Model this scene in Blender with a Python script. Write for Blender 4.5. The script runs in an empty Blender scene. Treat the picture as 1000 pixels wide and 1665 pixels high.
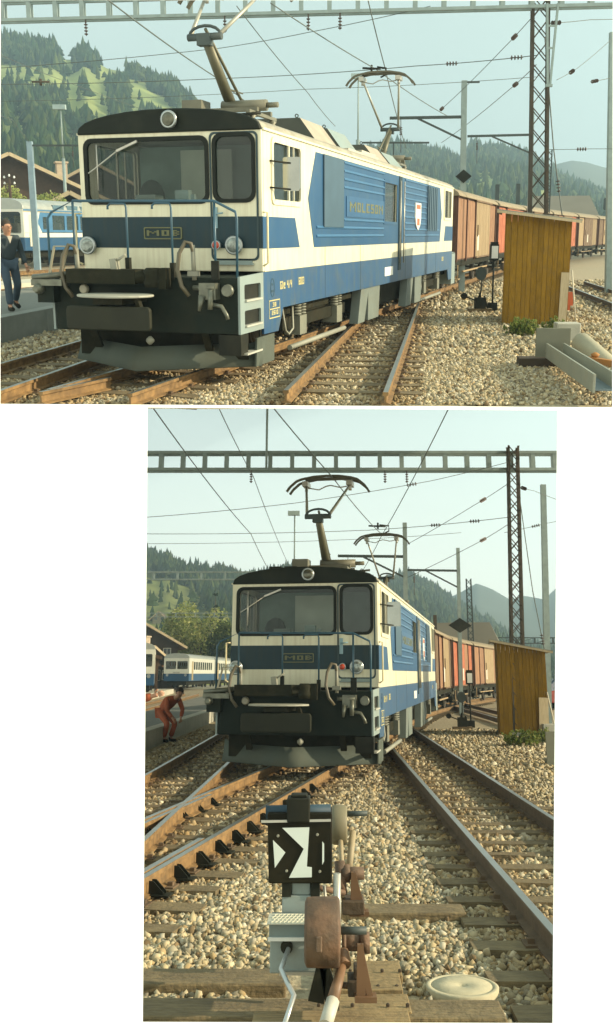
import bpy, bmesh, math, random
import numpy as np
from mathutils import Matrix, Vector, noise
from math import sin, cos, pi, radians, atan, hypot, sqrt, tan
random.seed(7); RNG = np.random.default_rng(7)
SC = bpy.context.scene
COL = SC.collection
# ------------------------------------------------------------------ camera, sky, sun
FPX, PPX, PPY = 1500.0, 530.0, 700.0          # focal length and optical centre in photo pixels
HZ = {1: 381.0, 2: 1095.0}                    # horizon rows of the two views
HC = {1: 1.77, 2: 1.52}                       # eye height above the rail head in the two yards
PIT = {w: atan((HZ[w] - PPY) / FPX) for w in HZ}
cam = bpy.data.cameras.new('camera'); camo = bpy.data.objects.new('camera', cam); COL.objects.link(camo)
cam.sensor_fit = 'VERTICAL'; cam.sensor_height = 36; cam.sensor_width = 36
cam.lens = FPX / 1665 * 36
cam.shift_x = (500 - PPX) / 1665; cam.shift_y = -(832.5 - PPY) / 1665
cam.clip_start = 0.1; cam.clip_end = 6000
camo.location = (0, 0, HC[2]); camo.rotation_euler = (pi / 2 + PIT[2], 0, 0)
SC.camera = camo
SUN_EL, SUN_BACK = radians(20), radians(10)     # sun from the right, low, a little behind the camera
world = bpy.data.worlds.new('World'); SC.world = world; world.use_nodes = True
nt = world.node_tree; bgn = nt.nodes['Background']
sky = nt.nodes.new('ShaderNodeTexSky'); sky.sky_type = 'NISHITA'; sky.sun_disc = False
sky.sun_elevation = SUN_EL; sky.sun_rotation = pi / 2 + SUN_BACK
sky.altitude = 900; sky.air_density = 1.0; sky.dust_density = 4.5; sky.ozone_density = 0.6
mx = nt.nodes.new('ShaderNodeMix'); mx.data_type = 'RGBA'; mx.blend_type = 'MULTIPLY'; mx.inputs[0].default_value = 1
nt.links.new(sky.outputs[0], mx.inputs[6]); mx.inputs[7].default_value = (1.0, 0.97, 0.86, 1)
# milky summer haze in front of the clear sky: pale cyan overhead, cream near the horizon
tcw = nt.nodes.new('ShaderNodeTexCoord'); sx_ = nt.nodes.new('ShaderNodeSeparateXYZ'); nt.links.new(tcw.outputs['Generated'], sx_.inputs[0])
hr_ = nt.nodes.new('ShaderNodeValToRGB'); nt.links.new(sx_.outputs[2], hr_.inputs[0]); he = hr_.color_ramp.elements
he[0].position = 0.0; he[0].color = (12.5, 12.6, 10.6, 1); he[1].position = 0.47; he[1].color = (5.7, 6.8, 6.1, 1); hm_ = he.new(0.26); hm_.color = (10.0, 11.4, 10.2, 1)
m2_ = nt.nodes.new('ShaderNodeMix'); m2_.data_type = 'RGBA'; m2_.inputs[0].default_value = 0.75; m2_.clamp_result = False
cn_ = nt.nodes.new('ShaderNodeTexNoise'); cn_.inputs['Scale'].default_value = 1.6; cn_.inputs['Detail'].default_value = 5
cm_ = nt.nodes.new('ShaderNodeMapping'); cm_.inputs['Scale'].default_value = (1, 1, 3.5); nt.links.new(tcw.outputs['Generated'], cm_.inputs[0]); nt.links.new(cm_.outputs[0], cn_.inputs['Vector'])
cq_ = nt.nodes.new('ShaderNodeMapRange'); cq_.inputs[1].default_value = .3; cq_.inputs[2].default_value = .7; cq_.inputs[3].default_value = .93; cq_.inputs[4].default_value = 1.07
nt.links.new(cn_.outputs['Fac'], cq_.inputs[0]); cx_ = nt.nodes.new('ShaderNodeVectorMath'); cx_.operation = 'SCALE'
nt.links.new(hr_.outputs[0], cx_.inputs[0]); nt.links.new(cq_.outputs[0], cx_.inputs['Scale'])
nt.links.new(mx.outputs[2], m2_.inputs[6]); nt.links.new(cx_.outputs[0], m2_.inputs[7])
nt.links.new(m2_.outputs[2], bgn.inputs[0]); bgn.inputs[1].default_value = 0.12
sl = bpy.data.lights.new('sun', 'SUN'); sl.energy = 5.0; sl.angle = radians(0.5); sl.color = (1.0, 0.86, 0.62)
slo = bpy.data.objects.new('sun', sl); COL.objects.link(slo)
SDIR = Vector((cos(SUN_EL) * cos(SUN_BACK), -cos(SUN_EL) * sin(SUN_BACK), sin(SUN_EL)))
slo.rotation_euler = SDIR.to_track_quat('Z', 'Y').to_euler(); slo.location = (30, -3, 12)
vs = SC.view_settings; vs.view_transform = 'Standard'; vs.look = 'None'; vs.exposure = 0.45; vs.gamma = 1
vs.use_curve_mapping = False
SC.render.engine = 'CYCLES'
SC.cycles.use_denoising = True; SC.cycles.max_bounces = 6; SC.cycles.transparent_max_bounces = 12
SC.cycles.volume_bounces = 0

HAZE = 0.0008
# ------------------------------------------------------------------ pixel <-> place
def ray(w, px, py):
    a = PIT[w]; u, v = px - PPX, PPY - py
    return (u, FPX * cos(a) - v * sin(a), v * cos(a) + FPX * sin(a))
def G(w, px, py, Z=0.0):
    d = ray(w, px, py); t = (Z - HC[w]) / d[2]; return (d[0] * t, d[1] * t)
def D(w, px, py, Y):
    d = ray(w, px, py); t = Y / d[1]; return (d[0] * t, HC[w] + d[2] * t)
def P3(w, px, py, Y):
    x, z = D(w, px, py, Y); return Vector((x, Y, z))

# ------------------------------------------------------------------ the upper yard lies on its own tilted ground
TILT = PIT[2] - PIT[1]
T1 = Matrix.Translation((0, 0, HC[2])) @ Matrix.Rotation(TILT, 4, 'X') @ Matrix.Translation((0, 0, -HC[1]))
CUR = {'w': 2}; ROOTS = {1: [], 2: [], 0: []}
GZ = -0.16                                     # ballast level, z = 0 is the rail head

# ------------------------------------------------------------------ materials
MC = {}
def M(name, rgb, rough=0.6, metal=0.0, var=0.12, scale=3.0, bump=0.0, bscale=25.0, dirt=None, dscale=1.5, damt=0.5, spec=0.5,
      stretch=(1, 1, 1), wave=None, emis=None, coat=0, orand=0):
    if name in MC: return MC[name]
    m = bpy.data.materials.new(name); m.use_nodes = True; n = m.node_tree; N = n.nodes; L = n.links
    b = N['Principled BSDF']; b.inputs['Roughness'].default_value = rough; b.inputs['Metallic'].default_value = metal
    b.inputs['Specular IOR Level'].default_value = spec
    if coat: b.inputs['Coat Weight'].default_value = coat; b.inputs['Coat Roughness'].default_value = 0.15
    tc = N.new('ShaderNodeTexCoord'); mp = N.new('ShaderNodeMapping'); L.new(tc.outputs['Object'], mp.inputs[0])
    mp.inputs['Scale'].default_value = stretch
    oi = N.new('ShaderNodeObjectInfo'); ad = N.new('ShaderNodeVectorMath'); ad.operation = 'ADD'
    cv = N.new('ShaderNodeCombineXYZ'); ml = N.new('ShaderNodeMath'); ml.operation = 'MULTIPLY'; ml.inputs[1].default_value = 37.0
    L.new(oi.outputs['Random'], ml.inputs[0]); L.new(ml.outputs[0], cv.inputs[0]); L.new(ml.outputs[0], cv.inputs[2])
    L.new(mp.outputs[0], ad.inputs[0]); L.new(cv.outputs[0], ad.inputs[1]); vec = ad.outputs[0]
    nz = N.new('ShaderNodeTexNoise'); nz.inputs['Scale'].default_value = scale; nz.inputs['Detail'].default_value = 6
    L.new(vec, nz.inputs['Vector'])
    cr = N.new('ShaderNodeValToRGB'); L.new(nz.outputs['Fac'], cr.inputs[0])
    e0, e1 = cr.color_ramp.elements; e0.position = 0.3; e1.position = 0.7
    e0.color = tuple(c * (1 - var) for c in rgb) + (1,); e1.color = tuple(min(1, c * (1 + var)) for c in rgb) + (1,)
    out = cr.outputs[0]
    if wave:                                  # wood grain (rgb, scale, axis)
        wv = N.new('ShaderNodeTexNoise'); wv.inputs['Scale'].default_value = wave[1]; wv.inputs['Detail'].default_value = 8
        m2 = N.new('ShaderNodeMapping'); m2.inputs['Scale'].default_value = wave[2]; L.new(vec, m2.inputs[0]); L.new(m2.outputs[0], wv.inputs['Vector'])
        r2 = N.new('ShaderNodeValToRGB'); r2.color_ramp.elements[0].position = 0.45; r2.color_ramp.elements[1].position = 0.75
        L.new(wv.outputs['Fac'], r2.inputs[0])
        x = N.new('ShaderNodeMix'); x.data_type = 'RGBA'; L.new(r2.outputs[0], x.inputs[0]); L.new(out, x.inputs[6]); x.inputs[7].default_value = (*wave[0], 1)
        out = x.outputs[2]
    if dirt:
        dn = N.new('ShaderNodeTexNoise'); dn.inputs['Scale'].default_value = dscale; dn.inputs['Detail'].default_value = 9; dn.inputs['Roughness'].default_value = 0.65
        L.new(vec, dn.inputs['Vector'])
        dr = N.new('ShaderNodeValToRGB'); dr.color_ramp.elements[0].position = 0.48; dr.color_ramp.elements[1].position = 0.78
        dr.color_ramp.elements[1].color = (damt,) * 3 + (1,); L.new(dn.outputs['Fac'], dr.inputs[0])
        x = N.new('ShaderNodeMix'); x.data_type = 'RGBA'; L.new(dr.outputs[0], x.inputs[0]); L.new(out, x.inputs[6]); x.inputs[7].default_value = (*dirt, 1)
        out = x.outputs[2]
    if orand:
        hs = N.new('ShaderNodeHueSaturation'); mr = N.new('ShaderNodeMapRange'); mr.inputs[3].default_value = 1 - orand; mr.inputs[4].default_value = 1 + orand
        L.new(oi.outputs['Random'], mr.inputs[0]); L.new(mr.outputs[0], hs.inputs['Value']); L.new(out, hs.inputs['Color']); out = hs.outputs[0]
    L.new(out, b.inputs['Base Color'])
    if bump:
        bn = N.new('ShaderNodeTexNoise'); bn.inputs['Scale'].default_value = bscale; bn.inputs['Detail'].default_value = 5; L.new(vec, bn.inputs['Vector'])
        bp = N.new('ShaderNodeBump'); bp.inputs['Strength'].default_value = bump; bp.inputs['Distance'].default_value = 0.02
        L.new(bn.outputs['Fac'], bp.inputs['Height']); L.new(bp.outputs[0], b.inputs['Normal'])
    if emis: b.inputs['Emission Color'].default_value = (*emis[:3], 1); b.inputs['Emission Strength'].default_value = emis[3]
    MC[name] = m; return m
def glass(name, tint, alpha=0.35):
    """dark pane: glossy coat over a see-through pane"""
    if name in MC: return MC[name]
    m = bpy.data.materials.new(name); m.use_nodes = True; n = m.node_tree; N = n.nodes; L = n.links
    b = N['Principled BSDF']; b.inputs['Base Color'].default_value = (*tint, 1); b.inputs['Roughness'].default_value = 0.06
    b.inputs['Specular IOR Level'].default_value = 0.8
    b.inputs['Alpha'].default_value = 1 - alpha
    nz = N.new('ShaderNodeTexNoise'); nz.inputs['Scale'].default_value = 1.2
    tc = N.new('ShaderNodeTexCoord'); L.new(tc.outputs['Object'], nz.inputs['Vector'])
    bp = N.new('ShaderNodeBump'); bp.inputs['Strength'].default_value = 0.03; L.new(nz.outputs['Fac'], bp.inputs['Height']); L.new(bp.outputs[0], b.inputs['Normal'])
    MC[name] = m; return m
def attr_mat(name, rough=0.9, mult=1.0):
    if name in MC: return MC[name]
    if name == 'foliage':
        m = bpy.data.materials.new(name); m.use_nodes = True; n = m.node_tree; n.nodes.clear(); o = n.nodes.new('ShaderNodeOutputMaterial')
        a = n.nodes.new('ShaderNodeAttribute'); a.attribute_name = 'tone'; d = n.nodes.new('ShaderNodeBsdfDiffuse'); t = n.nodes.new('ShaderNodeBsdfTranslucent')
        x = n.nodes.new('ShaderNodeMixShader'); x.inputs[0].default_value = .4; n.links.new(a.outputs['Color'], d.inputs[0]); n.links.new(a.outputs['Color'], t.inputs[0])
        n.links.new(d.outputs[0], x.inputs[1]); n.links.new(t.outputs[0], x.inputs[2]); n.links.new(x.outputs[0], o.inputs[0]); MC[name] = m; return m
    m = bpy.data.materials.new(name); m.use_nodes = True; n = m.node_tree; b = n.nodes['Principled BSDF']
    a = n.nodes.new('ShaderNodeAttribute'); a.attribute_name = 'tone'; n.links.new(a.outputs['Color'], b.inputs['Base Color'])
    b.inputs['Roughness'].default_value = rough; b.inputs['Specular IOR Level'].default_value = 0.2
    MC[name] = m; return m

# ------------------------------------------------------------------ mesh builder
def rrect(x0, x1, z0, z1, r, n=4):
    pts = []
    for cx, cz, a0 in ((x1 - r, z1 - r, 0), (x0 + r, z1 - r, 90), (x0 + r, z0 + r, 180), (x1 - r, z0 + r, 270)):
        for i in range(n + 1):
            a = radians(a0 + 90 * i / n); pts.append((cx + r * cos(a), cz + r * sin(a)))
    return pts
def circ(cx, cz, r, n=16, rz=None):
    return [(cx + r * cos(2 * pi * i / n), cz + (rz or r) * sin(2 * pi * i / n)) for i in range(n)]
class MB:
    def __init__(s): s.v = []; s.f = []; s.m = []; s.s = []
    def add(s, vs_, fs, mi=0, sm=False):
        o = len(s.v); s.v += [tuple(p) for p in vs_]; s.f += [tuple(i + o for i in f) for f in fs]
        s.m += [mi] * len(fs); s.s += [sm] * len(fs); return s
    def box(s, x0, x1, y0, y1, z0, z1, mi=0):
        p = [(x, y, z) for z in (z0, z1) for y in (y0, y1) for x in (x0, x1)]
        return s.add(p, [(0, 2, 3, 1), (4, 5, 7, 6), (0, 1, 5, 4), (2, 6, 7, 3), (0, 4, 6, 2), (1, 3, 7, 5)], mi)
    def bar(s, a, b, w, h, up=(0, 0, 1), mi=0, w2=None, h2=None):
        a, b = Vector(a), Vector(b); d = (b - a).normalized(); u = Vector(up)
        if abs(d.dot(u)) > 0.95: u = Vector((0, 1, 0))
        r = d.cross(u).normalized(); u = r.cross(d).normalized(); w2 = w2 or w; h2 = h2 or h
        p = [c + r * sx * ww / 2 + u * sz * hh / 2 for c, ww, hh in ((a, w, h), (b, w2, h2)) for sx, sz in ((-1, -1), (1, -1), (1, 1), (-1, 1))]
        return s.add(p, [(0, 3, 2, 1), (4, 5, 6, 7), (0, 1, 5, 4), (1, 2, 6, 5), (2, 3, 7, 6), (3, 0, 4, 7)], mi)
    def tube(s, pts, r, n=8, mi=0, caps=True, sm=True):
        pts = [Vector(p) for p in pts]; k = len(pts); rr = r if isinstance(r, (list, tuple)) else [r] * k
        d0 = (pts[1] - pts[0]).normalized(); u = Vector((0, 0, 1)) if abs(d0.z) < 0.9 else Vector((0, 1, 0)); V = []
        for i, p in enumerate(pts):
            d = (pts[min(i + 1, k - 1)] - pts[max(i - 1, 0)]).normalized()
            x = d.cross(u).normalized(); u = x.cross(d).normalized()
            V += [p + (x * cos(2 * pi * j / n) + u * sin(2 * pi * j / n)) * rr[i] for j in range(n)]
        F = [(i * n + j, i * n + (j + 1) % n, (i + 1) * n + (j + 1) % n, (i + 1) * n + j) for i in range(k - 1) for j in range(n)]
        s.add(V, F, mi, sm)
        if caps: o = len(s.v) - k * n; s.f += [tuple(o + j for j in reversed(range(n))), tuple(o + (k - 1) * n + j for j in range(n))]; s.m += [mi] * 2; s.s += [False] * 2
        return s
    def prism(s, poly, a0, a1, ax='y', mi=0, holes=()):
        """poly of (u,v) extruded along an axis, holes cut through"""
        def P(u, v, w): return {'y': (u, w, v), 'x': (w, u, v), 'z': (u, v, w)}[ax]
        if not holes:
            n = len(poly); V = [P(u, v, a0) for u, v in poly] + [P(u, v, a1) for u, v in poly]
            F = [tuple(range(n)), tuple(reversed(range(n, 2 * n)))] + [(j, j + n, (j + 1) % n + n, (j + 1) % n) for j in range(n)]
            return s.add(V, F, mi)
        bm = bmesh.new(); loops = [poly] + list(holes); es = []; allv = []
        for lp in loops:
            vv = [bm.verts.new((u, v, 0)) for u, v in lp]; allv.append(len(vv))
            es += [bm.edges.new((vv[i], vv[(i + 1) % len(vv)])) for i in range(len(vv))]
        bmesh.ops.triangle_fill(bm, edges=es, use_beauty=True); bm.verts.index_update()
        V = [v.co.copy() for v in bm.verts]; F = [tuple(v.index for v in f.verts) for f in bm.faces]; bm.free()
        n = len(V); VV = [P(p.x, p.y, a0) for p in V] + [P(p.x, p.y, a1) for p in V]
        FF = F + [tuple(i + n for i in reversed(f)) for f in F]; o = 0
        for k in allv:
            FF += [(o + j, o + j + n, o + (j + 1) % k + n, o + (j + 1) % k) for j in range(k)]; o += k
        return s.add(VV, FF, mi)
    def ring(s, outer, inner, a0, a1, ax='y', mi=0):
        return s.prism(outer, a0, a1, ax, mi, holes=[inner])
    def lathe(s, prof, n=16, ax='z', c=(0, 0, 0), mi=0, sm=True):
        V = []; 
        for r, h in prof:
            for j in range(n):
                a = 2 * pi * j / n; u, v = r * cos(a), r * sin(a)
                p = {'z': (u, v, h), 'y': (u, h, v), 'x': (h, u, v)}[ax]; V.append((p[0] + c[0], p[1] + c[1], p[2] + c[2]))
        k = len(prof); F = [(i * n + j, i * n + (j + 1) % n, (i + 1) * n + (j + 1) % n, (i + 1) * n + j) for i in range(k - 1) for j in range(n)]
        s.add(V, F, mi, sm); o = len(s.v) - k * n
        s.f += [tuple(o + j for j in reversed(range(n))), tuple(o + (k - 1) * n + j for j in range(n))]; s.m += [mi] * 2; s.s += [False] * 2
        return s
    def blob(s, c, r, n=8, m=6, mi=0):
        rx, ry, rz = r if isinstance(r, (list, tuple)) else (r, r, r)
        V = [(c[0] + rx * sin(pi * i / m) * cos(2 * pi * j / n), c[1] + ry * sin(pi * i / m) * sin(2 * pi * j / n), c[2] + rz * cos(pi * i / m)) for i in range(m + 1) for j in range(n)]
        F = [(i * n + j, (i + 1) * n + j, (i + 1) * n + (j + 1) % n, i * n + (j + 1) % n) for i in range(m) for j in range(n)]
        return s.add(V, F, mi, True)
    def mesh(s, name, mats):
        me = bpy.data.meshes.new(name); me.from_pydata(s.v, [], s.f)
        for m in (mats if isinstance(mats, (list, tuple)) else [mats]): me.materials.append(m)
        me.polygons.foreach_set('material_index', s.m); me.polygons.foreach_set('use_smooth', s.s)
        bm = bmesh.new(); bm.from_mesh(me); bmesh.ops.recalc_face_normals(bm, faces=bm.faces); bm.to_mesh(me); bm.free(); me.update()
        return me
    def build(s, name, mats, parent=None, loc=(0, 0, 0), rotz=0, bevel=0, label=None, stuff=False):
        me = s.mesh(name, mats); return put(name, me, parent, loc, rotz, bevel, label, stuff)
def put(name, me, parent=None, loc=(0, 0, 0), rotz=0, bevel=0, label=None, stuff=False):
    o = bpy.data.objects.new(name, me); COL.objects.link(o); o.location = loc; o.rotation_euler = (0, 0, rotz)
    if parent is not None: o.parent = parent
    else: ROOTS[CUR['w']].append(o)
    if bevel:
        b = o.modifiers.new('bevel', 'BEVEL'); b.width = bevel; b.segments = 2; b.limit_method = 'ANGLE'; b.angle_limit = radians(50)
    if label: o['label'] = label
    if stuff: o['kind'] = 'stuff'
    return o
def thing(name, label, cat, loc=(0, 0, 0), rotz=0, group=None):
    o = bpy.data.objects.new(name, None); COL.objects.link(o); o.location = loc; o.rotation_euler = (0, 0, rotz); o.empty_display_size = 0.2
    o['label'] = label; o['category'] = cat
    if group: o['group'] = group
    ROOTS[CUR['w']].append(o); return o
def tag(o, label, cat, group=None):
    o['label'] = label; o['category'] = cat
    if group: o['group'] = group
    return o
def struct(o): o['kind'] = 'structure'; return o
def stuff(o, label=None): 
    o['kind'] = 'stuff'
    if label: o['label'] = label
    return o
def dup(root, loc=None, rotz=None, label=None, group=None):
    r = root.copy(); COL.objects.link(r); ROOTS[CUR['w']].append(r)
    if loc is not None: r.location = loc
    if rotz is not None: r.rotation_euler = (0, 0, rotz)
    if label: r['label'] = label
    if group: r['group'] = group
    for ch in list(root.children):
        c = ch.copy(); COL.objects.link(c); c.parent = r
        for g in list(ch.children):
            d = g.copy(); COL.objects.link(d); d.parent = c
    return r
UV = {1: 'upper', 2: 'lower'}
# ------------------------------------------------------------------ palette
cream = M('cream_paint', (0.70, 0.67, 0.48), 0.38, var=0.04, dirt=(0.42, 0.37, 0.24), dscale=2.2, damt=0.35, coat=0.15, wave=((.58, .53, .36), 2.2, (7, 7, .35)))
blue = M('blue_paint', (0.016, 0.075, 0.165), 0.42, var=0.07, scale=2, dirt=(0.07, 0.12, 0.15), dscale=1.2, damt=0.5, spec=.35, wave=((.03, .085, .15), 2.2, (7, 7, .35)))
blue_shaded = M('shaded_blue_paint', (0.010, 0.032, 0.042), 0.5, var=0.12, scale=2, spec=.3, wave=((.02, .035, .035), 3, (5, 5, .6)))  # side blue darkened: shade of cab front and door recess put into the colour
bluegrey = M('grey_blue_paint', (0.04, 0.085, 0.12), 0.5, var=0.08)
ltgrey = M('light_grey_blue_paint', (0.23, 0.29, 0.27), 0.5, var=0.06, dirt=(0.2, 0.19, 0.13), damt=0.5)
black = M('sooty_black', (0.013, 0.014, 0.008), 0.6, spec=.2, var=0.3, dirt=(0.05, 0.045, 0.025), damt=0.6)
visor = M('visor_dark_green_black', (0.008, 0.011, 0.006), 0.6, spec=.2, var=0.15, scale=3, dirt=(0.03, 0.03, 0.016), dscale=3, damt=0.4)
under = M('underframe_dirt', (0.016, 0.016, 0.008), 0.8, spec=.15, var=0.3, scale=5, bump=0.2, dirt=(0.05, 0.04, 0.02), dscale=3, damt=0.6)
headst = M('headstock_dark_grey', (0.012, 0.018, 0.013), 0.7, spec=.15, var=0.12, scale=3, dirt=(0.03, 0.026, 0.013), damt=0.6)
roofm = M('roof_grey_tan', (0.30, 0.28, 0.21), 0.7, var=0.15, dirt=(0.12, 0.1, 0.06), dscale=2.5, damt=0.7)
roofdk = M('roof_hood_dark', (0.05, 0.055, 0.04), 0.65, var=0.2)
alu = M('bare_metal', (0.45, 0.44, 0.38), 0.4, 0.5, var=0.12, dirt=(0.2, 0.17, 0.1), dscale=4)
chrome = M('chrome', (0.34, 0.37, 0.36), 0.3, 0.7, var=0.1)
rubber = M('rubber', (0.012, 0.014, 0.01), 0.7, spec=.2)
brass = M('gold_paint', (0.13, 0.135, 0.055), 0.5, var=0.1)
redlens = M('red_lens', (0.45, 0.05, 0.015), 0.25)
pipe = M('hose_tan', (0.10, 0.085, 0.05), 0.5, var=0.2)
copper = M('copper_collector', (0.1, 0.09, 0.055), 0.5, 0.4)
panetint = glass('windscreen_glass', (0.012, 0.035, 0.028), 0.78)
panedark = glass('dark_window_glass', (0.006, 0.018, 0.013), 0.55)
inter = M('cab_interior', (0.25, 0.36, 0.31), 0.9, var=0.2)
interl = M('cab_partition', (0.7, 0.8, 0.66), 0.9, var=0.1)
rust = M('rail_rust', (0.20, 0.118, 0.042), 0.8, var=0.4, scale=8, bump=0.25, dirt=(0.12, 0.07, 0.03), dscale=5, damt=0.8)
railtop = M('rail_running_top', (0.34, 0.36, 0.34), 0.32, 0.8, var=0.1)
railrust2 = M('rail_dark_side', (0.10, 0.065, 0.035), 0.8, var=0.25, scale=8, bump=0.2)
sleeper = M('sleeper_wood', (0.17, 0.125, 0.06), 0.9, var=0.25, scale=6, bump=0.5, bscale=30, wave=((0.06, 0.045, 0.025), 9, (1, 12, 12)), dirt=(0.26, 0.2, 0.1), dscale=2)
concrete = M('concrete', (0.42, 0.41, 0.33), 0.9, var=0.12, scale=5, bump=0.3, dirt=(0.2, 0.19, 0.14), dscale=2.5, damt=0.7)
asphalt = M('platform_asphalt', (0.15, 0.155, 0.13), 0.95, var=0.12, scale=9, bump=0.2, dirt=(0.24, 0.22, 0.17), dscale=.8)
palepave = M('pale_platform', (0.52, 0.49, 0.38), 0.9, var=0.08)
steelgal = M('galvanised_steel', (0.25, 0.31, 0.29), 0.6, 0.2, var=0.12, scale=5)
lattrust = M('lattice_rust_brown', (0.055, 0.045, 0.03), 0.8, var=0.3, scale=5, dirt=(0.14, 0.08, 0.04), dscale=3)
darksteel = M('dark_steel', (0.045, 0.06, 0.055), 0.6, 0.1, var=0.2)
wire = M('weathered_wire', (0.10, 0.12, 0.11), 0.6)
white = M('white_enamel', (0.75, 0.76, 0.7), 0.4, var=0.03)
shedw = M('shed_planks', (0.28, 0.155, 0.016), 0.85, spec=.12, var=0.14, scale=1.5, bump=0.25, bscale=30, stretch=(1, 1, 1), wave=((0.18, 0.10, 0.010), 6, (14, 14, 0.8)), dirt=(.16, .11, .04), dscale=4, damt=.5, orand=.13)
woodlt = M('raw_board', (0.52, 0.42, 0.26), 0.85, var=0.1, wave=((0.38, 0.28, 0.15), 6, (14, 14, 0.8)))
wagbrown = M('wagon_brown', (0.14, 0.085, 0.04), 0.8, var=0.15, dirt=(0.28, 0.2, 0.12), dscale=3)
wagred = M('wagon_red', (0.38, 0.10, 0.035), 0.75, var=0.2, dirt=(0.42, 0.2, 0.1), dscale=3, damt=0.7)
wagtan = M('wagon_tan', (0.30, 0.215, 0.11), 0.8, var=0.15, orand=.15, dirt=(0.22, 0.15, 0.09), dscale=3)
wagpink = M('wagon_faded_red', (0.28, 0.145, 0.07), 0.8, var=0.2, orand=.15, dirt=(0.2, 0.13, 0.07), dscale=3)
wagroof = M('wagon_roof', (0.26, 0.21, 0.13), 0.85, var=0.15)
wagdark = M('wagon_dark_red_end', (0.10, 0.045, 0.025), 0.85, var=0.2)
# ------------------------------------------------------------------ lettering
GL = {'M': ['10001', '11011', '10101', '10001', '10001'], 'O': ['111', '101', '101', '101', '111'], 'B': ['110', '101', '110', '101', '110'],
      'E': ['111', '100', '110', '100', '111'], 'L': ['100', '100', '100', '100', '111'], 'I': ['1', '1', '1', '1', '1'],
      '6': ['111', '100', '111', '101', '111'], '0': ['111', '101', '101', '101', '111'], '3': ['111', '001', '011', '001', '111'],
      '4': ['101', '101', '111', '001', '001'], 'C': ['111', '100', '100', '100', '111'], 'S': ['111', '100', '111', '001', '111'],
      '/': ['001', '001', '010', '100', '100'], '1': ['1', '1', '1', '1', '1'], '8': ['111', '101', '111', '101', '111'], '2': ['111', '001', '111', '100', '111'],
      'N': ['1001', '1101', '1011', '1001', '1001'], 'R': ['110', '101', '110', '101', '101'], 'G': ['111', '100', '101', '101', '111'], 'D': ['110', '101', '101', '101', '110'], 'e': ['000', '111', '111', '100', '111'], ' ': ['00'] * 5, '.': ['0', '0', '0', '0', '1']}
def letters(mb, txt, u0, v0, w, h, plane, off, sgn=1, t=0.004, mi=0):
    """block letters on a plane: 'front' faces -y (u=x), 'side' faces +x (u=y)"""
    tot = sum(len(GL[c][0]) + 1 for c in txt) - 1; cw = w / tot; chh = h / 5; u = u0
    for c in txt:
        for r in range(5):
            k = 0; row = GL[c][r]
            while k < len(row):
                if row[k] == '1':
                    e = k
                    while e + 1 < len(row) and row[e + 1] == '1': e += 1
                    a, b_ = u + k * cw, u + (e + 1) * cw; z1 = v0 + h - r * chh; z0 = z1 - chh
                    if plane == 'front': mb.box(a, b_, off - t, off, z0, z1, mi)
                    else: mb.box(off, off + t, a, b_, z0, z1, mi)
                    k = e + 1
                else: k += 1
        u += (len(GL[c][0]) + 1) * cw

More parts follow.
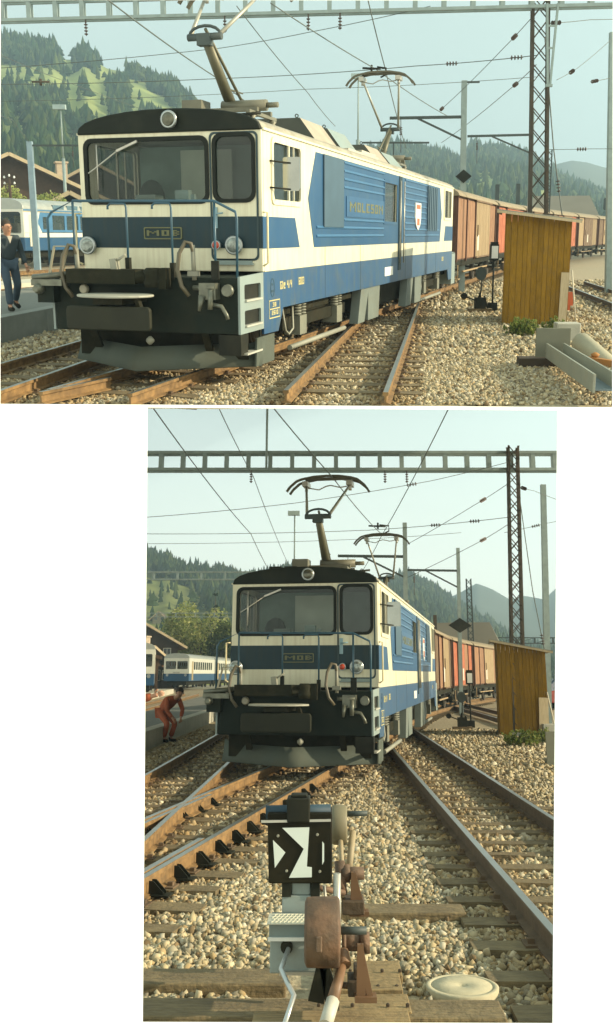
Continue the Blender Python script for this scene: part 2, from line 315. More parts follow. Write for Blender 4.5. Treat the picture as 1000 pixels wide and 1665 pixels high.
# ------------------------------------------------------------------ locomotive
LL = 16.5; HW = 1.325
def pantograph(parent, y0, sg, zt=5.5):
    """y0: y of the base, sg=-1 knee towards the front, +1 towards the rear"""
    b = MB(); 
    for x in (-0.5, 0.5):
        for yy in (-0.45, 0.45): b.lathe([(0.05, 3.34), (0.09, 3.37), (0.05, 3.40), (0.09, 3.43), (0.05, 3.46), (0.08, 3.49), (0.04, 3.52)], 8, c=(x, y0 + yy, 0))
        b.bar((x, y0 - 0.6, 3.545), (x, y0 + 0.6, 3.545), 0.06, 0.05)
    b.bar((-0.55, y0 + 0.3, 3.6), (0.55, y0 + 0.3, 3.6), 0.08, 0.06); b.bar((-0.55, y0 - 0.3, 3.6), (0.55, y0 - 0.3, 3.6), 0.08, 0.06)
    b.tube([(-0.1, y0 - 0.1, 3.68), (0.62, y0 - 0.1, 3.68)], 0.085, 10); b.tube([(0.62, y0 - .1, 3.68), (0.8, y0 - .1, 3.68)], 0.04, 8)
    b.box(-0.62, -0.3, y0 - 0.45, y0 - 0.1, 3.57, 3.75)
    base = b.build('pantograph_base', M('panto_base', (.15, .145, .10), .5, .2, var=.2), parent)
    k = Vector((0.0, y0 + sg * 0.95, 4.52)); s0 = Vector((0, y0 - sg * 0.05, 3.68))
    a = MB(); a.tube([s0, k], [0.088, 0.066], 12); a.tube([(0.0, y0 - sg * 0.75, 3.66), (0.02, k.y + sg * .02, k.z + .1)], 0.024, 8)
    a.tube([s0 + (k - s0) * 0.3 + Vector((0, 0, 0)), Vector((0, y0 - sg * .5, 3.95))], 0.012, 6); a.build('lower_arm', M('arm_olive', (0.10, 0.095, 0.055), 0.5, 0.3), parent)
    j = MB(); j.tube([k + Vector((-0.26, 0, 0.0)), k + Vector((0.26, 0, 0.0))], 0.05, 10)
    j.tube([k + Vector((0.24 * cos(t), 0, 0.02 + 0.13 * sin(t))) for t in [pi * i / 8 for i in range(9)]], 0.022, 6)
    j.box(-0.1, 0.1, k.y - 0.07, k.y + 0.07, k.z - 0.12, k.z + 0.04); j.build('elbow_joint', darksteel, parent)
    hy = y0 - sg * 0.25; hz = zt - 0.12
    u = MB(); tops = []
    for sx in (-1, 1):
        t_ = Vector((sx * 0.47, hy, hz)); tops.append(t_); u.tube([k + Vector((sx * 0.22, 0, 0.02)), t_], [0.032, 0.024], 8)
    u.build('upper_frame', M('arm_grey', (0.36, 0.35, 0.28), 0.45, 0.4), parent)
    h = MB()
    for dy in (-0.16, 0.16):
        prof = [(-0.98, -0.26), (-0.9, -0.16), (-0.74, -0.04), (-0.6, 0.0), (-0.3, 0.045), (0, 0.055), (0.3, 0.045), (0.6, 0.0), (0.74, -0.04), (0.9, -0.16), (0.98, -0.26)]
        P = [Vector((x * 0.88, hy + dy, zt + z)) for x, z in prof]
        for p, q in zip(P, P[1:]): h.bar(p, q, 0.05, 0.045)
    h.box(-.5, .5, hy - .13, hy + .13, zt + .01, zt + .03)
    h.build('collector_head', copper, parent)
    sp = MB(); 
    for sx in (-1, 1): sp.box(sx * .47 - .06, sx * .47 + .06, hy - .18, hy + .18, hz - .03, hz + .07); sp.tube([(sx * .47, hy, hz - .12), (sx * .47, hy, hz)], .035, 8)
    sp.tube([(-0.4, hy, hz - 0.05), (-0.2, hy, hz - 0.09), (-.05, hy, hz - .02), (.05, hy, hz), (.25, hy, hz - .05), (0.4, hy, hz - .03)], 0.014, 6)
    sp.build('head_suspension', alu, parent)

def make_loco():
    t = thing('electric_locomotive', 'blue and cream electric locomotive with raised pantographs heading a goods train, in the lower view', 'locomotive')
    # cab ends (front, rear)
    ws = rrect(-1.21, 0.555, 2.20, 3.0, 0.09); dw = rrect(0.67, 1.21, 2.205, 3.03, 0.11)
    outer = [(-HW + .06, 1.285), (HW - .06, 1.285), (HW, 1.285), (HW, 3.08), (-HW, 3.08), (-HW, 1.285)]
    outer = [(-HW, 1.285), (HW, 1.285), (HW, 3.09), (-HW, 3.09)]
    MB().prism(outer, 0.0, 0.06, 'y', holes=[ws, dw]).build('cab_front_wall', cream, t, bevel=0.012)
    MB().prism(outer, LL - 0.06, LL, 'y', holes=[ws, dw]).build('cab_rear_wall', cream, t)
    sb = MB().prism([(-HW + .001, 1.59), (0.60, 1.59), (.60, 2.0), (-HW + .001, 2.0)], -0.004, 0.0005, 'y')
    sb.prism([(0.60, 1.59), (HW - .001, 1.59), (HW - .001, 2.0), (.60, 2.0)], -0.004, 0.0005, 'y').build('blue_band', blue_shaded, t)
    w = MB().ring(rrect(-1.245, .59, 2.165, 3.035, .12), rrect(-1.19, .535, 2.22, 2.98, .08), -0.018, 0.03).build('windscreen', rubber, t)
    MB().prism(rrect(-1.205, .55, 2.205, 2.995, .08), 0.012, 0.02).build('pane', panetint, w)
    d = MB().ring(rrect(.60, HW - .05, 1.43, 3.07, .07), rrect(.625, HW - .075, 1.455, 3.045, .06), -0.012, 0.002).build('front_door', M('door_seal', (0.02, 0.045, 0.05), 0.6), t)
    MB().ring(rrect(.64, 1.24, 2.175, 3.06, .13), rrect(.69, 1.19, 2.225, 3.01, .1), -0.02, 0.03).build('window_frame', rubber, d)
    MB().prism(rrect(.675, 1.205, 2.21, 3.025, .1), 0.012, 0.02).build('pane', panedark, d)
    MB().box(.64, .70, -0.025, -0.005, 1.85, 2.12).tube([(.67, -.03, 2.03), (.67, -.07, 2.03), (.80, -.07, 2.045)], 0.012, 6).build('door_handle', M('handle_blue_grey', (0.2, 0.32, 0.36), 0.4), d)
    MB().box(.64, 1.2, -0.05, -0.005, 1.375, 1.40).box(.66, 1.18, -0.012, -0.001, 1.40, 1.455).build('door_sill', ltgrey, d)
    # side walls
    for sx, nm in ((1, 'right'), (-1, 'left')):
        x0, x1 = sorted((sx * HW, sx * (HW - 0.05)))
        hl = [rrect(0.40, 1.62, 2.21, 2.99, 0.07), rrect(LL - 1.62, LL - 0.40, 2.21, 2.99, 0.07), [(7.2, 2.03), (8.4, 2.03), (8.4, 2.8), (7.2, 2.8)]]
        MB().prism([(0.061, 1.285), (LL - .061, 1.285), (LL - .061, 3.09), (0.061, 3.09)], x0, x1, 'x', holes=hl).build('side_wall', cream, t)
        # chamfered cab corner post
        xo = sx * (HW + 0.003); xo0, xo1 = sorted((xo - sx * .002, xo + sx * 0.003))
        for poly in ([(0.0, 1.585), (1.57, 1.585), (1.36, 2.0), (0.0, 2.0)], [(LL - 1.57, 1.585), (LL, 1.585), (LL, 2.0), (LL - 1.36, 2.0)]):
            MB().prism(poly, xo0, xo1, 'x').build('blue_side_patch', blue, t)
        MB().prism([(2.3, 1.575), (LL - 2.3, 1.575), (LL - 2.05, 2.3), (LL - 2.45, 3.0), (2.4, 3.0), (2.0, 2.3)], xo0, xo1, 'x', holes=[[(7.2, 2.03), (8.4, 2.03), (8.4, 2.8), (7.2, 2.8)]]).build('blue_side_panel', blue, t)
        xr = sx * (HW + 0.006)
        for z in [1.72 + 0.135 * i for i in range(10)]:
            ss = [(4.05, 7.15), (9.3, 12.05)] if z > 1.95 else [(2.42, 7.15), (9.3, LL - 2.5)]
            for a, b_ in ss:
                if 2.05 < z < 2.42 and a == 4.05: continue
                rb = MB().prism([(xr, z), (xr + sx * 0.016, z + 0.012), (xr + sx * 0.016, z + 0.028), (xr, z + 0.05)], a, b_, 'y'); rb.build('side_rib', M('rib_light_blue', (0.032, 0.12, 0.235), 0.35, var=0.08), t)
        g1 = sorted((xr, xr + sx * 0.03))
        MB().box(*g1, 2.78, 3.97, 1.88, 3.0).build('louvre_door', bluegrey, t, bevel=.008)
        g = MB(); 
        for i in range(6): g.box(*sorted((xr, xr + sx * 0.025)), LL - 4.35 + i * .26, LL - 4.35 + i * .26 + .16, 1.86, 2.96)
        g.build('ventilation_grille', bluegrey, t)
        wn = MB().box(*sorted((sx * (HW - .04), sx * (HW - .02))), 7.2, 8.4, 2.03, 2.8).build('equipment_window', panedark, t)
        MB().ring([(7.14, 1.97), (8.46, 1.97), (8.46, 2.86), (7.14, 2.86)], [(7.2, 2.03), (8.4, 2.03), (8.4, 2.8), (7.2, 2.8)], *sorted((xr, xr + sx * .012)), 'x').build('window_trim', blue, wn)
        dr = MB().box(*sorted((xr, xr + sx * .012)), 8.62, 8.92, 1.0, 3.0).build('door_recess', blue_shaded, t)
        MB().tube([(xr + sx * .05, 8.6, 1.15), (xr + sx * .05, 8.6, 2.9)], .014, 6).tube([(xr + sx * .05, 9.0, 1.15), (xr + sx * .05, 9.0, 2.9)], .014, 6).build('grab_rail', alu, dr)
        for ya in (0.40, LL - 1.62):
            wi = MB().ring(rrect(ya - .05, ya + 1.27, 2.16, 3.04, .1), rrect(ya + .02, ya + 1.20, 2.23, 2.97, .06), *sorted((sx * (HW - .01), xr + sx * .014)), 'x')
            wi.box(*sorted((sx * (HW - .01), xr + sx * .01)), ya + .66, ya + .70, 2.22, 2.98); wi.box(*sorted((sx * (HW - .01), xr + sx * .005)), ya + .9, ya + .92, 2.22, 2.98)
            wi = wi.build('side_window', cream, t)
            MB().box(*sorted((sx * (HW - .03), sx * (HW - .02))), ya + .0, ya + 1.22, 2.21, 2.99).build('pane', glass('side_window_glass', (0.02, 0.03, 0.025), 0.6), wi)
        if sx < 0: sko_m = None
        # mirror
        mi_ = MB(); xm = xr + sx * .22
        for p in ((0.30, 2.72), (0.30, 2.38)): mi_.tube([(xr, p[0], p[1]), (xm, p[0] + .25, p[1] - .02)], .012, 6)
        if sx > 0:
          mi_ = mi_.build('rear_view_mirror', black, t)
          MB().prism(rrect(xm - .12, xm + .12, 2.34, 2.78, .03), .53, .56, 'y').build('mirror_glass', M('mirror', (0.3, 0.31, 0.28), 0.15, 0.9), mi_)
        # skirt
        sk = [(-0.0, 0.46), (0.58, 0.45), (0.80, 0.76), (8.3, 0.76), (LL - 0.80, 0.76), (LL - .58, .45), (LL, .46), (LL, 1.281), (0.0, 1.281)]
        sko = MB().prism(sk, *sorted((sx * (HW - .03), sx * (HW + .006))), 'x').build('side_skirt', M('skirt_blue', (0.020, 0.080, 0.175), .42, var=.08, scale=2, wave=((.05, .10, .14), 2.4, (6, 6, .5)), dirt=(.12, .12, .08), dscale=3.5, damt=.45), t, bevel=.006)
        for ys_ in (2.9, 5.25, 9.45, 12.1, LL - 2.9): MB().box(*sorted((sx * (HW + .0065), sx * (HW + .0085))), ys_, ys_ + .008, .77, 1.57).build('panel_seam', M('seam_dark', (.05, .06, .055), .8), t)
        # markings
        mk = MB(); xs = sx * (HW + .0065); s_ = sorted((xs, xs + sx * .003))
        if sx > 0:
            for (a, b_, c, d_) in ((.2, .64, .645, .66), (.2, .64, .765, .78), (.2, .64, .88, .895)): mk.box(*s_, a, b_, c, d_)
            for y_ in (.2, .63): mk.box(*s_, y_, y_ + .012, .66, .88)
            letters(mk, '38', .34, .80, .14, .06, 'side', xs, t=.003); letters(mk, '2610', .30, .69, .26, .06, 'side', xs, t=.003)
            letters(mk, 'GDe 4/4', .66, 1.02, .52, .11, 'side', xs, t=.003); letters(mk, '6003', 1.5, 1.04, .26, .11, 'side', xs, t=.003)
            letters(mk, '6003', LL - 1.9, 1.04, .3, .11, 'side', xs, t=.003)
        mk.build('lettering', M('ochre_lettering', (0.5, 0.44, 0.2), 0.5), sko) if sx > 0 else None
        if sx > 0:
            er = MB().ring(circ(.34, 1.06, .085, 14, .13), circ(.34, 1.06, .07, 14, .115), *s_, 'x'); er.box(*s_, .31, .37, 1.09, 1.12); er.box(*s_, .29, .39, 1.0, 1.03)
            er.build('oval_emblem', M('emblem_dark', (0.02, 0.06, 0.09), 0.5), sko)
            MB().box(xs, xs + .006, 7.3, 8.1, .92, 1.10).build('white_plate', white, sko)
            nb = MB().box(xr, xr + .012, 4.2, 7.12, 2.07, 2.42).build('name_board', M('name_board_blue', (0.022, 0.09, 0.19), .4), t)
            mk = MB(); letters(mk, 'MOLESON', 4.4, 2.16, 2.6, .17, 'side', xr + .012, t=.004); mk.build('lettering', brass, nb)
            cr_ = [(10.45, 2.5), (11.15, 2.5), (11.15, 2.15), (11.05, 1.98), (10.8, 1.86), (10.55, 1.98), (10.45, 2.15)]
            c0 = MB().prism(cr_, xr, xr + .03, 'x').build('coat_of_arms', white, t)
            MB().box(xr + .03, xr + .034, 10.55, 11.05, 2.36, 2.46).box(xr + .03, xr + .034, 10.65, 10.95, 1.98, 2.14).build('shield_charge', M('shield_red', (0.5, 0.12, 0.04), .5), c0)
            gr = MB()
            for yy in (-0.02,): gr.tube([(HW + .01, yy, 2.05), (HW + .07, yy + .02, 2.05), (HW + .07, yy + .02, 1.40), (HW + .01, yy, 1.36)], .014, 8)
            gr.build('corner_handrail', M('rail_cream', (0.6, 0.52, 0.3), .5), t)
    MB().tube([(-HW - .01, -0.02, 2.05), (-HW - .08, -.04, 2.05), (-HW - .08, -.04, 1.40), (-HW - .01, -.02, 1.36)], .016, 8).build('corner_handrail', M('rail_cream', (0.6, 0.52, 0.3), .5), t)
    # roof
    def arc(hw, z0, zm, n=12, inset=0): return [(hw * cos(pi * i / n), z0 + (zm - z0) * sin(pi * i / n) ** 0.8) for i in range(n + 1)]
    rf = MB().prism(arc(HW + .01, 3.093, 3.36), 0.02, LL - .02, 'y').build('roof', roofm, t)
    for y0, y1 in ((-0.035, 0.15), (LL - .15, LL + .035)):
        MB().prism(arc(HW - .0, 3.085, 3.385, 14), y0, y1, 'y').build('roof_visor', visor, t, bevel=.02)
    MB().bar((HW + .012, .02, 3.10), (HW + .012, LL - .02, 3.10), .03, .03).bar((-HW - .012, .02, 3.10), (-HW - .012, LL - .02, 3.10), .03, .03).build('rain_gutter', cream, t)
    for i, (ya, yb, h) in enumerate(((3.9, 5.3, .34), (5.55, 6.9, .34), (8.4, 9.8, .3), (10.0, 11.4, .28))):
        hd = MB(); lo, hi = .98, .58; zb, zt = 3.18, 3.36 + h
        V = [(-lo, ya, zb), (lo, ya, zb), (hi, ya + .05, zt), (-hi, ya + .05, zt), (-lo, yb, zb), (lo, yb, zb), (hi, yb - .05, zt), (-hi, yb - .05, zt)]
        hd.add(V, [(0, 1, 2, 3)], 1); hd.add(V, [(4, 7, 6, 5), (1, 5, 6, 2), (0, 3, 7, 4), (3, 2, 6, 7)], 0)
        hd = hd.build('roof_hood', [M('hood_tan', (0.33, 0.29, 0.22), .7, var=.15) if i % 2 == 0 else ltgrey, roofdk], t)
        lg = MB()
        for sx in (-.5, .5): lg.ring(circ(sx, zt + .04, .035, 8), circ(sx, zt + .04, .02, 8), ya + .12, ya + .14)
        lg.build('lifting_lug', darksteel, hd)
    MB().box(-.9, .9, 7.0, 8.2, 3.36, 3.42).box(.3, 1.1, 5.2, 7.6, 3.24, 3.3).build('roof_hatch', M('hatch_pale', (.42, .4, .32), .6), t)
    rg = MB(); 
    for x in (-.75, -.45): rg.box(x - .12, x + .12, .9, 1.5, 3.34, 3.5)
    rg.tube([(1.0, .5, 3.2), (1.0, .5, 3.34)], .02, 6).tube([(.9, .45, 3.33), (1.12, .55, 3.36)], .022, 6).build('roof_box', black, t)
    pantograph(t, 2.3, -1); pantograph(t, 12.75, 1, 5.72)
    # roof lamp
    def lamp(x, z, r, nm, y=-.004, lens=None):
        l = MB().lathe([(r * .7, y), (r * .95, y - .05), (r, y - .09), (r * .88, y - .1)], 20, 'y', (x, 0, z)).build(nm, chrome, t)
        MB().lathe([(r * .88, y - .088), (r * .7, y - .108), (r * .35, y - .118), (.004, y - .12)], 20, 'y', (x, 0, z)).build('lens', lens or M('lamp_lens', (0.26, 0.29, 0.26), .15, .4, var=.5, scale=22), l); return l
    lamp(.09, 3.235, .115, 'roof_lamp', -.04, M('roof_lamp_glass', (.10, .10, .07), .15, .5, var=.4, scale=20)); MB().box(.0, .18, -.045, 0, 3.13, 3.34).build('lamp_housing', visor, t)
    lamp(.95, 1.63, .125, 'headlight'); lamp(-1.21, 1.62, .125, 'headlight'); lamp(.70, 1.63, .065, 'tail_lamp', lens=redlens)
    # number plate
    pl = MB().ring(rrect(-.38, .18, 1.705, 1.865, .02), rrect(-.365, .165, 1.72, 1.85, .015), -.02, -.004); letters(pl, 'MOB', -.34, 1.75, .48, .075, 'front', -.004, t=.012)
    pl.build('maker_plate', brass, t)
    # wiper
    MB().bar((-.42, -.03, 2.98), (-.72, -.055, 2.86), .05, .03, w2=.03).build('wiper_motor', alu, t)
    MB().tube([(-.72, -.05, 2.86), (-1.06, -.05, 2.64), (-1.16, -.05, 2.58)], .010, 6).tube([(-1.02, -.05, 2.95), (-1.02, -.05, 2.35)], .010, 6).build('wiper', alu, t)
    # cab interior
    ci = MB().box(-1.2, 1.2, 1.55, 1.6, 1.3, 3.05); ci.box(-1.2, 1.2, .1, 1.5, 1.30, 1.34); ci.box(-1.1, .5, .12, .5, 1.9, 2.12)
    ci.build('cab_interior', inter, t)
    MB().box(-.45, .35, 1.38, 1.42, 1.4, 2.98).build('cab_partition', interl, t)
    MB().box(-.05, .15, .3, .4, 2.12, 2.36).box(.2, .26, .25, .3, 2.12, 2.3).build('desk_instrument', M('instr', (.3, .42, .38), .6), t)
    MB().blob((-.75, 1.0, 2.25), (.22, .1, .3), 10, 8).box(-.95, -.55, .7, 1.1, 1.85, 1.95).build('driver_seat', M('seat_dark', (.05, .06, .05), .8), t)
    MB().box(-.6, -.3, .2, .45, 2.12, 2.3).prism(circ(-.85, .35, .16, 14), 2.14, 2.17, 'z').build('control_desk', M('desk_grey', (.2, .26, .22), .6), t)
    # headstock platform
    hs = MB().box(-HW + .05, HW - .02, -.85, -.80, .54, 1.24).box(-HW + .05, HW - .06, -.80, -.0, 1.215, 1.24).build('headstock', headst, t, bevel=.008)
    st = MB()
    so = [(-.85, .54), (0.0, .54), (0.0, 1.278), (-.85, 1.255)]
    hl = [rrect(-.70, -.11, .955, 1.15, .03), rrect(-.70, -.11, .63, .825, .03)]
    st.prism(so, HW - .028, HW + .002, 'x', holes=hl).build('step_panel', ltgrey, t)
    st2 = MB().box(-HW, -HW + .03, -.85, 0, .54, 1.27).build('step_panel', ltgrey, t)
    MB().box(HW - .3, HW - .032, -.78, -.03, .56, 1.2).build('step_box', black, t)
    for z in (.955, .635, .28):
        s = MB().box(HW - .10, HW + .03, -.69, -.11, z - .018, z + .006)
        if z < .3: MB().box(HW - .02, HW, -.84, -.80, .27, .54).box(HW - .02, HW, -.14, -.11, .27, .54).box(HW - .3, HW - .02, -.84, -.55, .27, .53).build('lower_step_frame', black, t)
        s.build('step', [M('step_tread', (.5, .5, .42), .5, .3)], t) 
    # plough
    pw = MB(); n = 16; R = []
    for i in range(n + 1):
        x = -HW - .05 + (2 * HW + .1) * i / n; yy = -1.06 + .86 * abs(x / HW) 
        R.append((x, yy, .36 if abs(x) < HW - .1 else .42))
    V = []; 
    for x, yy, z in R: V += [(x, yy + .10, z), (x, yy + .015, .2), (x, yy - .07, .07)]
    F = [(i * 3 + k, i * 3 + 3 + k, i * 3 + 4 + k, i * 3 + 1 + k) for i in range(n) for k in range(2)]
    pw.add(V, F, 0, True); pw = pw.build('snow_plough', M('plough_grey', (.09, .105, .085), .8, spec=.15, var=.12, dirt=(.07, .065, .04), damt=.6), t)
    so_ = pw.modifiers.new('thick', 'SOLIDIFY'); so_.thickness = .02
    for x in (-.8, .8): MB().bar((x, -.75, .56), (x, -.6, .3), .1, .05).build('plough_bracket', under, t)
    MB().box(-HW + .1, HW - .1, -.36, -.32, .16, .56).build('headstock_shade', under, t)  # added dark sheet standing in for the shade below the headstock
    # side wings of the plough
    MB().prism([(-.35, .07), (.36, .07), (.38, .44), (-.3, .44)], HW - .01, HW + .015, 'x').build('plough_wing', M('plough_grey', (.2, .26, .25)), t)
    # buffer, coupler
    bf = MB().prism(rrect(-.72, .42, .62, .91, .05), -1.52, -1.45, 'y').build('buffer_plate', M('buffer_olive', (.018, .019, .009), .6, spec=.25, var=.2), t, bevel=.015)
    MB().tube([(-.15, -1.45, .77), (-.15, -.85, .77)], .13, 14).bar((-.55, -1.44, .77), (-.45, -.85, .85), .1, .14).build('buffer_stem', under, bf)
    MB().prism(circ(-.15, -1.30, .5, 22, .34), 1.015, 1.045, 'z').build('coupler_cover', M('cover_pale', (.34, .34, .27), .5, var=.15, dirt=(.2, .18, .1)), t, bevel=.012)
    MB().box(-.35, .05, -1.5, -.85, .93, 1.01).bar((.2, -1.4, 1.0), (.24, -1.4, .88), .08, .05).build('coupler_bracket', under, t)
    eq = MB().box(-.95, .02, -1.1, -.85, 1.16, 1.34).tube([(-.95, -1.0, 1.25), (.15, -1.0, 1.25)], .09, 12).lathe([(.1, -.1), (.12, -.02), (.1, .02), (.12, .1), (.08, .14)], 12, 'z', (.22, -1.0, 1.22)).box(.32, .42, -1.05, -.9, 1.1, 1.36)
    eq.build('vacuum_gear', under, t)
    MB().bar((-.28, -1.02, 1.32), (-.30, -1.02, 1.47), .09, .09).tube([(-.3, -1.02, 1.42), (-.12, -1.05, 1.52)], .015, 6).build('horn_bracket', M('pale_fitting', (.25, .25, .19), .5), t)
    MB().lathe([(.05, -.04), (.07, 0), (.05, .04)], 12, 'y', (-.8, -.92, 1.08)).build('uic_socket', M('socket', (.3, .28, .2), .5), t)
    def hose(x, zt, sg=1):
        h = MB().tube([(x + .05, -.86, zt - .42), (x + .05, -.9, zt - .1), (x + .04, -.93, zt), (x - .02, -.96, zt + .02), (x - .09, -1.0, zt - .12), (x - .11, -1.02, zt - .32), (x - .06, -1.02, zt - .52), (x + .03, -1.0, zt - .64)], .026, 8)
        h.build('brake_hose', pipe, t); MB().tube([(x + .05, -.88, zt - .45), (x + .05, -.9, zt - .02)], .03, 8).box(x - .02, x + .12, -.93, -.86, zt - .4, zt - .34).build('hose_valve', M('valve_grey', (.2, .2, .15), .5), t)
    hose(.68, 1.66); hose(-.95, 1.62)
    cp = MB().box(.84, 1.06, -1.0, -.85, .98, 1.18).tube([(.75, -.95, 1.12), (1.05, -.98, 1.12)], .035, 8).tube([(.88, -1.0, 1.02), (.86, -1.05, .84)], [.05, .02], 8).tube([(1.0, -1.0, 1.1), (1.0, -1.03, .86)], .035, 8).tube([(1.02, -1.0, .92), (1.14, -1.0, .9), (1.2, -1.0, .8), (1.22, -1.0, .74)], .026, 8).lathe([(.07, -.98), (.08, -.93), (.05, -.86)], 12, 'y', (1.2, 0, 1.09))
    cp.build('jumper_coupling', M('coupling_metal', (.13, .135, .10), .4, .4, var=.3, scale=9), t)
    MB().lathe([(.02, -.05), (.055, -.01), (.055, .01), (.02, .05)], 14, 'x', (.15, -1.0, .45)).build('hook_end', M('pale_fitting', (.25, .25, .19), .5), t)
    # platform handrails
    bl = M('handrail_blue', (.028, .08, .115), .4, var=.1)
    def rail(pts, r=.017): return MB().tube(pts, r, 8).build('handrail', bl, t)
    yf = -.83
    rail([(HW - .04, yf, 1.22), (HW - .03, yf, 1.96), (HW - .05, yf, 2.04), (1.0, yf, 2.17), (-.96, yf, 2.19)])
    rail([(1.0, yf, 1.2), (1.0, yf, 2.17)]); rail([(-.96, yf, 1.2), (-.96, yf, 2.19), (-1.28, yf, 2.05), (-1.34, yf, 1.97), (-1.34, yf, 1.25)])
    for x in (-.2, .42): rail([(x, yf, 1.2), (x, yf, 2.10), (x - .02, yf, 2.15), (x - .22, yf, 2.155), (x - .26, yf, 2.12), (x - .26, yf, 2.08)], .015)
    for bx_ in ((-.23, -.17, yf - .03, yf + .03, 1.2, 1.48), (.39, .45, yf - .03, yf + .03, 1.2, 1.42), (.96, 1.06, yf - .05, yf - .02, 1.22, 1.45)): MB().box(*bx_).build('rail_socket', black, t)
    fl = MB().bar((-1.3, -.95, 1.2), (-1.2, -.93, 1.62), .03, .015).bar((-1.12, -.95, 1.2), (-1.0, -.93, 1.62), .03, .015).bar((-1.2, -.93, 1.62), (-1.0, -.93, 1.62), .03, .015).build('signal_bracket', M('bracket_tan', (.3, .27, .18), .5), t)
    MB().box(-1.5, -1.05, -1.05, -.86, 1.12, 1.2).tube([(-1.5, -1.0, 1.22), (-1.0, -.95, 1.27)], .04, 8).lathe([(.04, -1.12), (.07, -1.05), (.07, -.98), (.03, -.92)], 10, 'y', (-1.4, 0, 1.08)).build('left_jumper', M('coupling_metal', (.13, .135, .10)), t)
    MB().box(-HW - .12, -HW + .12, -1.0, -.84, .9, 1.12).build('left_buffer_box', headst, t)
    # running gear
    MB().box(-1.12, 1.12, -.4, LL + .4, .6, 1.2).box(-1.05, 1.05, 6.0, 11.0, .28, .6).build('underframe', under, t)
    for yc in (3.0, LL - 3.0):
        bg = MB().box(-1.06, 1.06, yc - 1.7, yc + 1.7, .42, .62)
        for sx in (-1, 1):
            bg.box(*sorted((sx * 1.06, sx * 1.16)), yc - 1.75, yc + 1.75, .38, .56)
        bg = bg.build('bogie', under, t)
        for yy in (yc - 1.05, yc + 1.05):
            wl = MB()
            for x in (-.53, .53): wl.lathe([(.44, x - .01 - (.03 if x > 0 else -.03) * 0), (.44, x + .01)], 24, 'x', (0, yy, .43)).lathe([(.40, x - .06), (.40, x + .06)], 24, 'x', (0, yy, .41))
            wl.tube([(-.6, yy, .42), (.6, yy, .42)], .07, 10).build('wheelset', M('wheel_steel', (.09, .07, .045), .6, .3), bg)
            for sx in (-1, 1):
                ax = MB()
                ax.box(*sorted((sx * 1.0, sx * 1.26)), yy - .17, yy + .17, .27, .56)
                for k in (-.12, .12):
                    for q in range(4): ax.lathe([(.075, .57 + q * .045), (.09, .585 + q * .045), (.075, .60 + q * .045)], 10, 'z', (sx * 1.18, yy + k, 0))
                ax.build('axle_box', M('axle_grey', (.17, .175, .13), .6, var=.2, dirt=(.12, .1, .06)), bg)
        MB().tube([(1.25, yc - 1.7, .13), (1.25, yc + 1.4, .13)], .042, 8).tube([(1.2, yc - 1.9, .75), (1.24, yc - 1.85, .4), (1.24, yc - 1.7, .33), (1.24, yc - 1.5, .4), (1.2, yc - 1.42, .75)], .018, 6).build('sand_pipe', M('pale_fitting', (.25, .25, .19), .5), bg)
    for ya, yb, lean in ((5.1, 5.7, .35), (5.9, 6.9, .1), (9.6, 10.3, .3), (10.7, 11.6, .1)):
        MB().prism([(ya + lean, .76), (yb + lean, .76), (yb, .12), (ya + .1, .12)], HW - .2, HW - .02, 'x').build('equipment_box', M('equipment_grey', (.15, .18, .155), .6, var=.15, dirt=(.08, .07, .04), damt=.7), t, bevel=.01)
    MB().box(.9, HW, LL + .0, LL + .7, .3, 1.2).box(-HW, HW - .03, LL + .8, LL + .85, .54, 1.24).box(-HW + .05, HW - .06, LL, LL + .8, 1.215, 1.24).build('rear_headstock', ltgrey, t)
    return t
# ------------------------------------------------------------------ tracks
GZ = -0.18
PROF = [(-.06, -.15), (.06, -.15), (.06, -.138), (.012, -.122), (.012, -.048), (.034, -.036), (.034, -.004), (.028, 0), (-.028, 0), (-.034, -.004), (-.034, -.036), (-.012, -.048), (-.012, -.122), (-.06, -.138)]
def sweep_rail(pts, off, dz=0.0, z0=0.0):
    mb = MB(); V = []; n = len(PROF); P = [Vector((p[0], p[1], 0)) for p in pts]
    for i, p in enumerate(P):
        d = (P[min(i + 1, len(P) - 1)] - P[max(0, i - 1)]).normalized(); r = Vector((d.y, -d.x, 0))
        V += [p + r * (off + u) + Vector((0, 0, v + dz + z0)) for u, v in PROF]
    F = []; mi = []
    for i in range(len(P) - 1):
        for j in range(n): F.append((i * n + j, i * n + (j + 1) % n, (i + 1) * n + (j + 1) % n, (i + 1) * n + j)); mi.append(1 if j == 7 else 0)
    mb.v = [tuple(v) for v in V]; mb.f = F + [tuple(range(n)), tuple(reversed(range(len(V) - n, len(V))))]; mb.m = mi + [0, 0]; mb.s = [False] * len(mb.f)
    return mb
SLM = {}
def sleeper_mesh(L, w=.21):
    k = (L, w)
    if k not in SLM:
        out = []
        for v in range(4):
            mb = MB(); n = 6; V = []
            for i in range(n + 1):
                x = -L / 2 + L * i / n; j = lambda a: random.uniform(-a, a)
                V += [(x, -w / 2 + j(.012), -.30), (x, w / 2 + j(.012), -.30), (x, w / 2 + j(.014), -.15 + j(.006)), (x, -w / 2 + j(.014), -.15 + j(.006))]
            F = [(i * 4 + a, i * 4 + (a + 1) % 4, i * 4 + 4 + (a + 1) % 4, i * 4 + 4 + a) for i in range(n) for a in range(4)] + [(0, 3, 2, 1), (n * 4, n * 4 + 1, n * 4 + 2, n * 4 + 3)]
            mb.add(V, F); out.append(mb.mesh('sleeper', sleeper))
        SLM[k] = out
    return SLM[k]
EXC = {1: [], 2: []}        # rails and sleepers, kept clear of stones
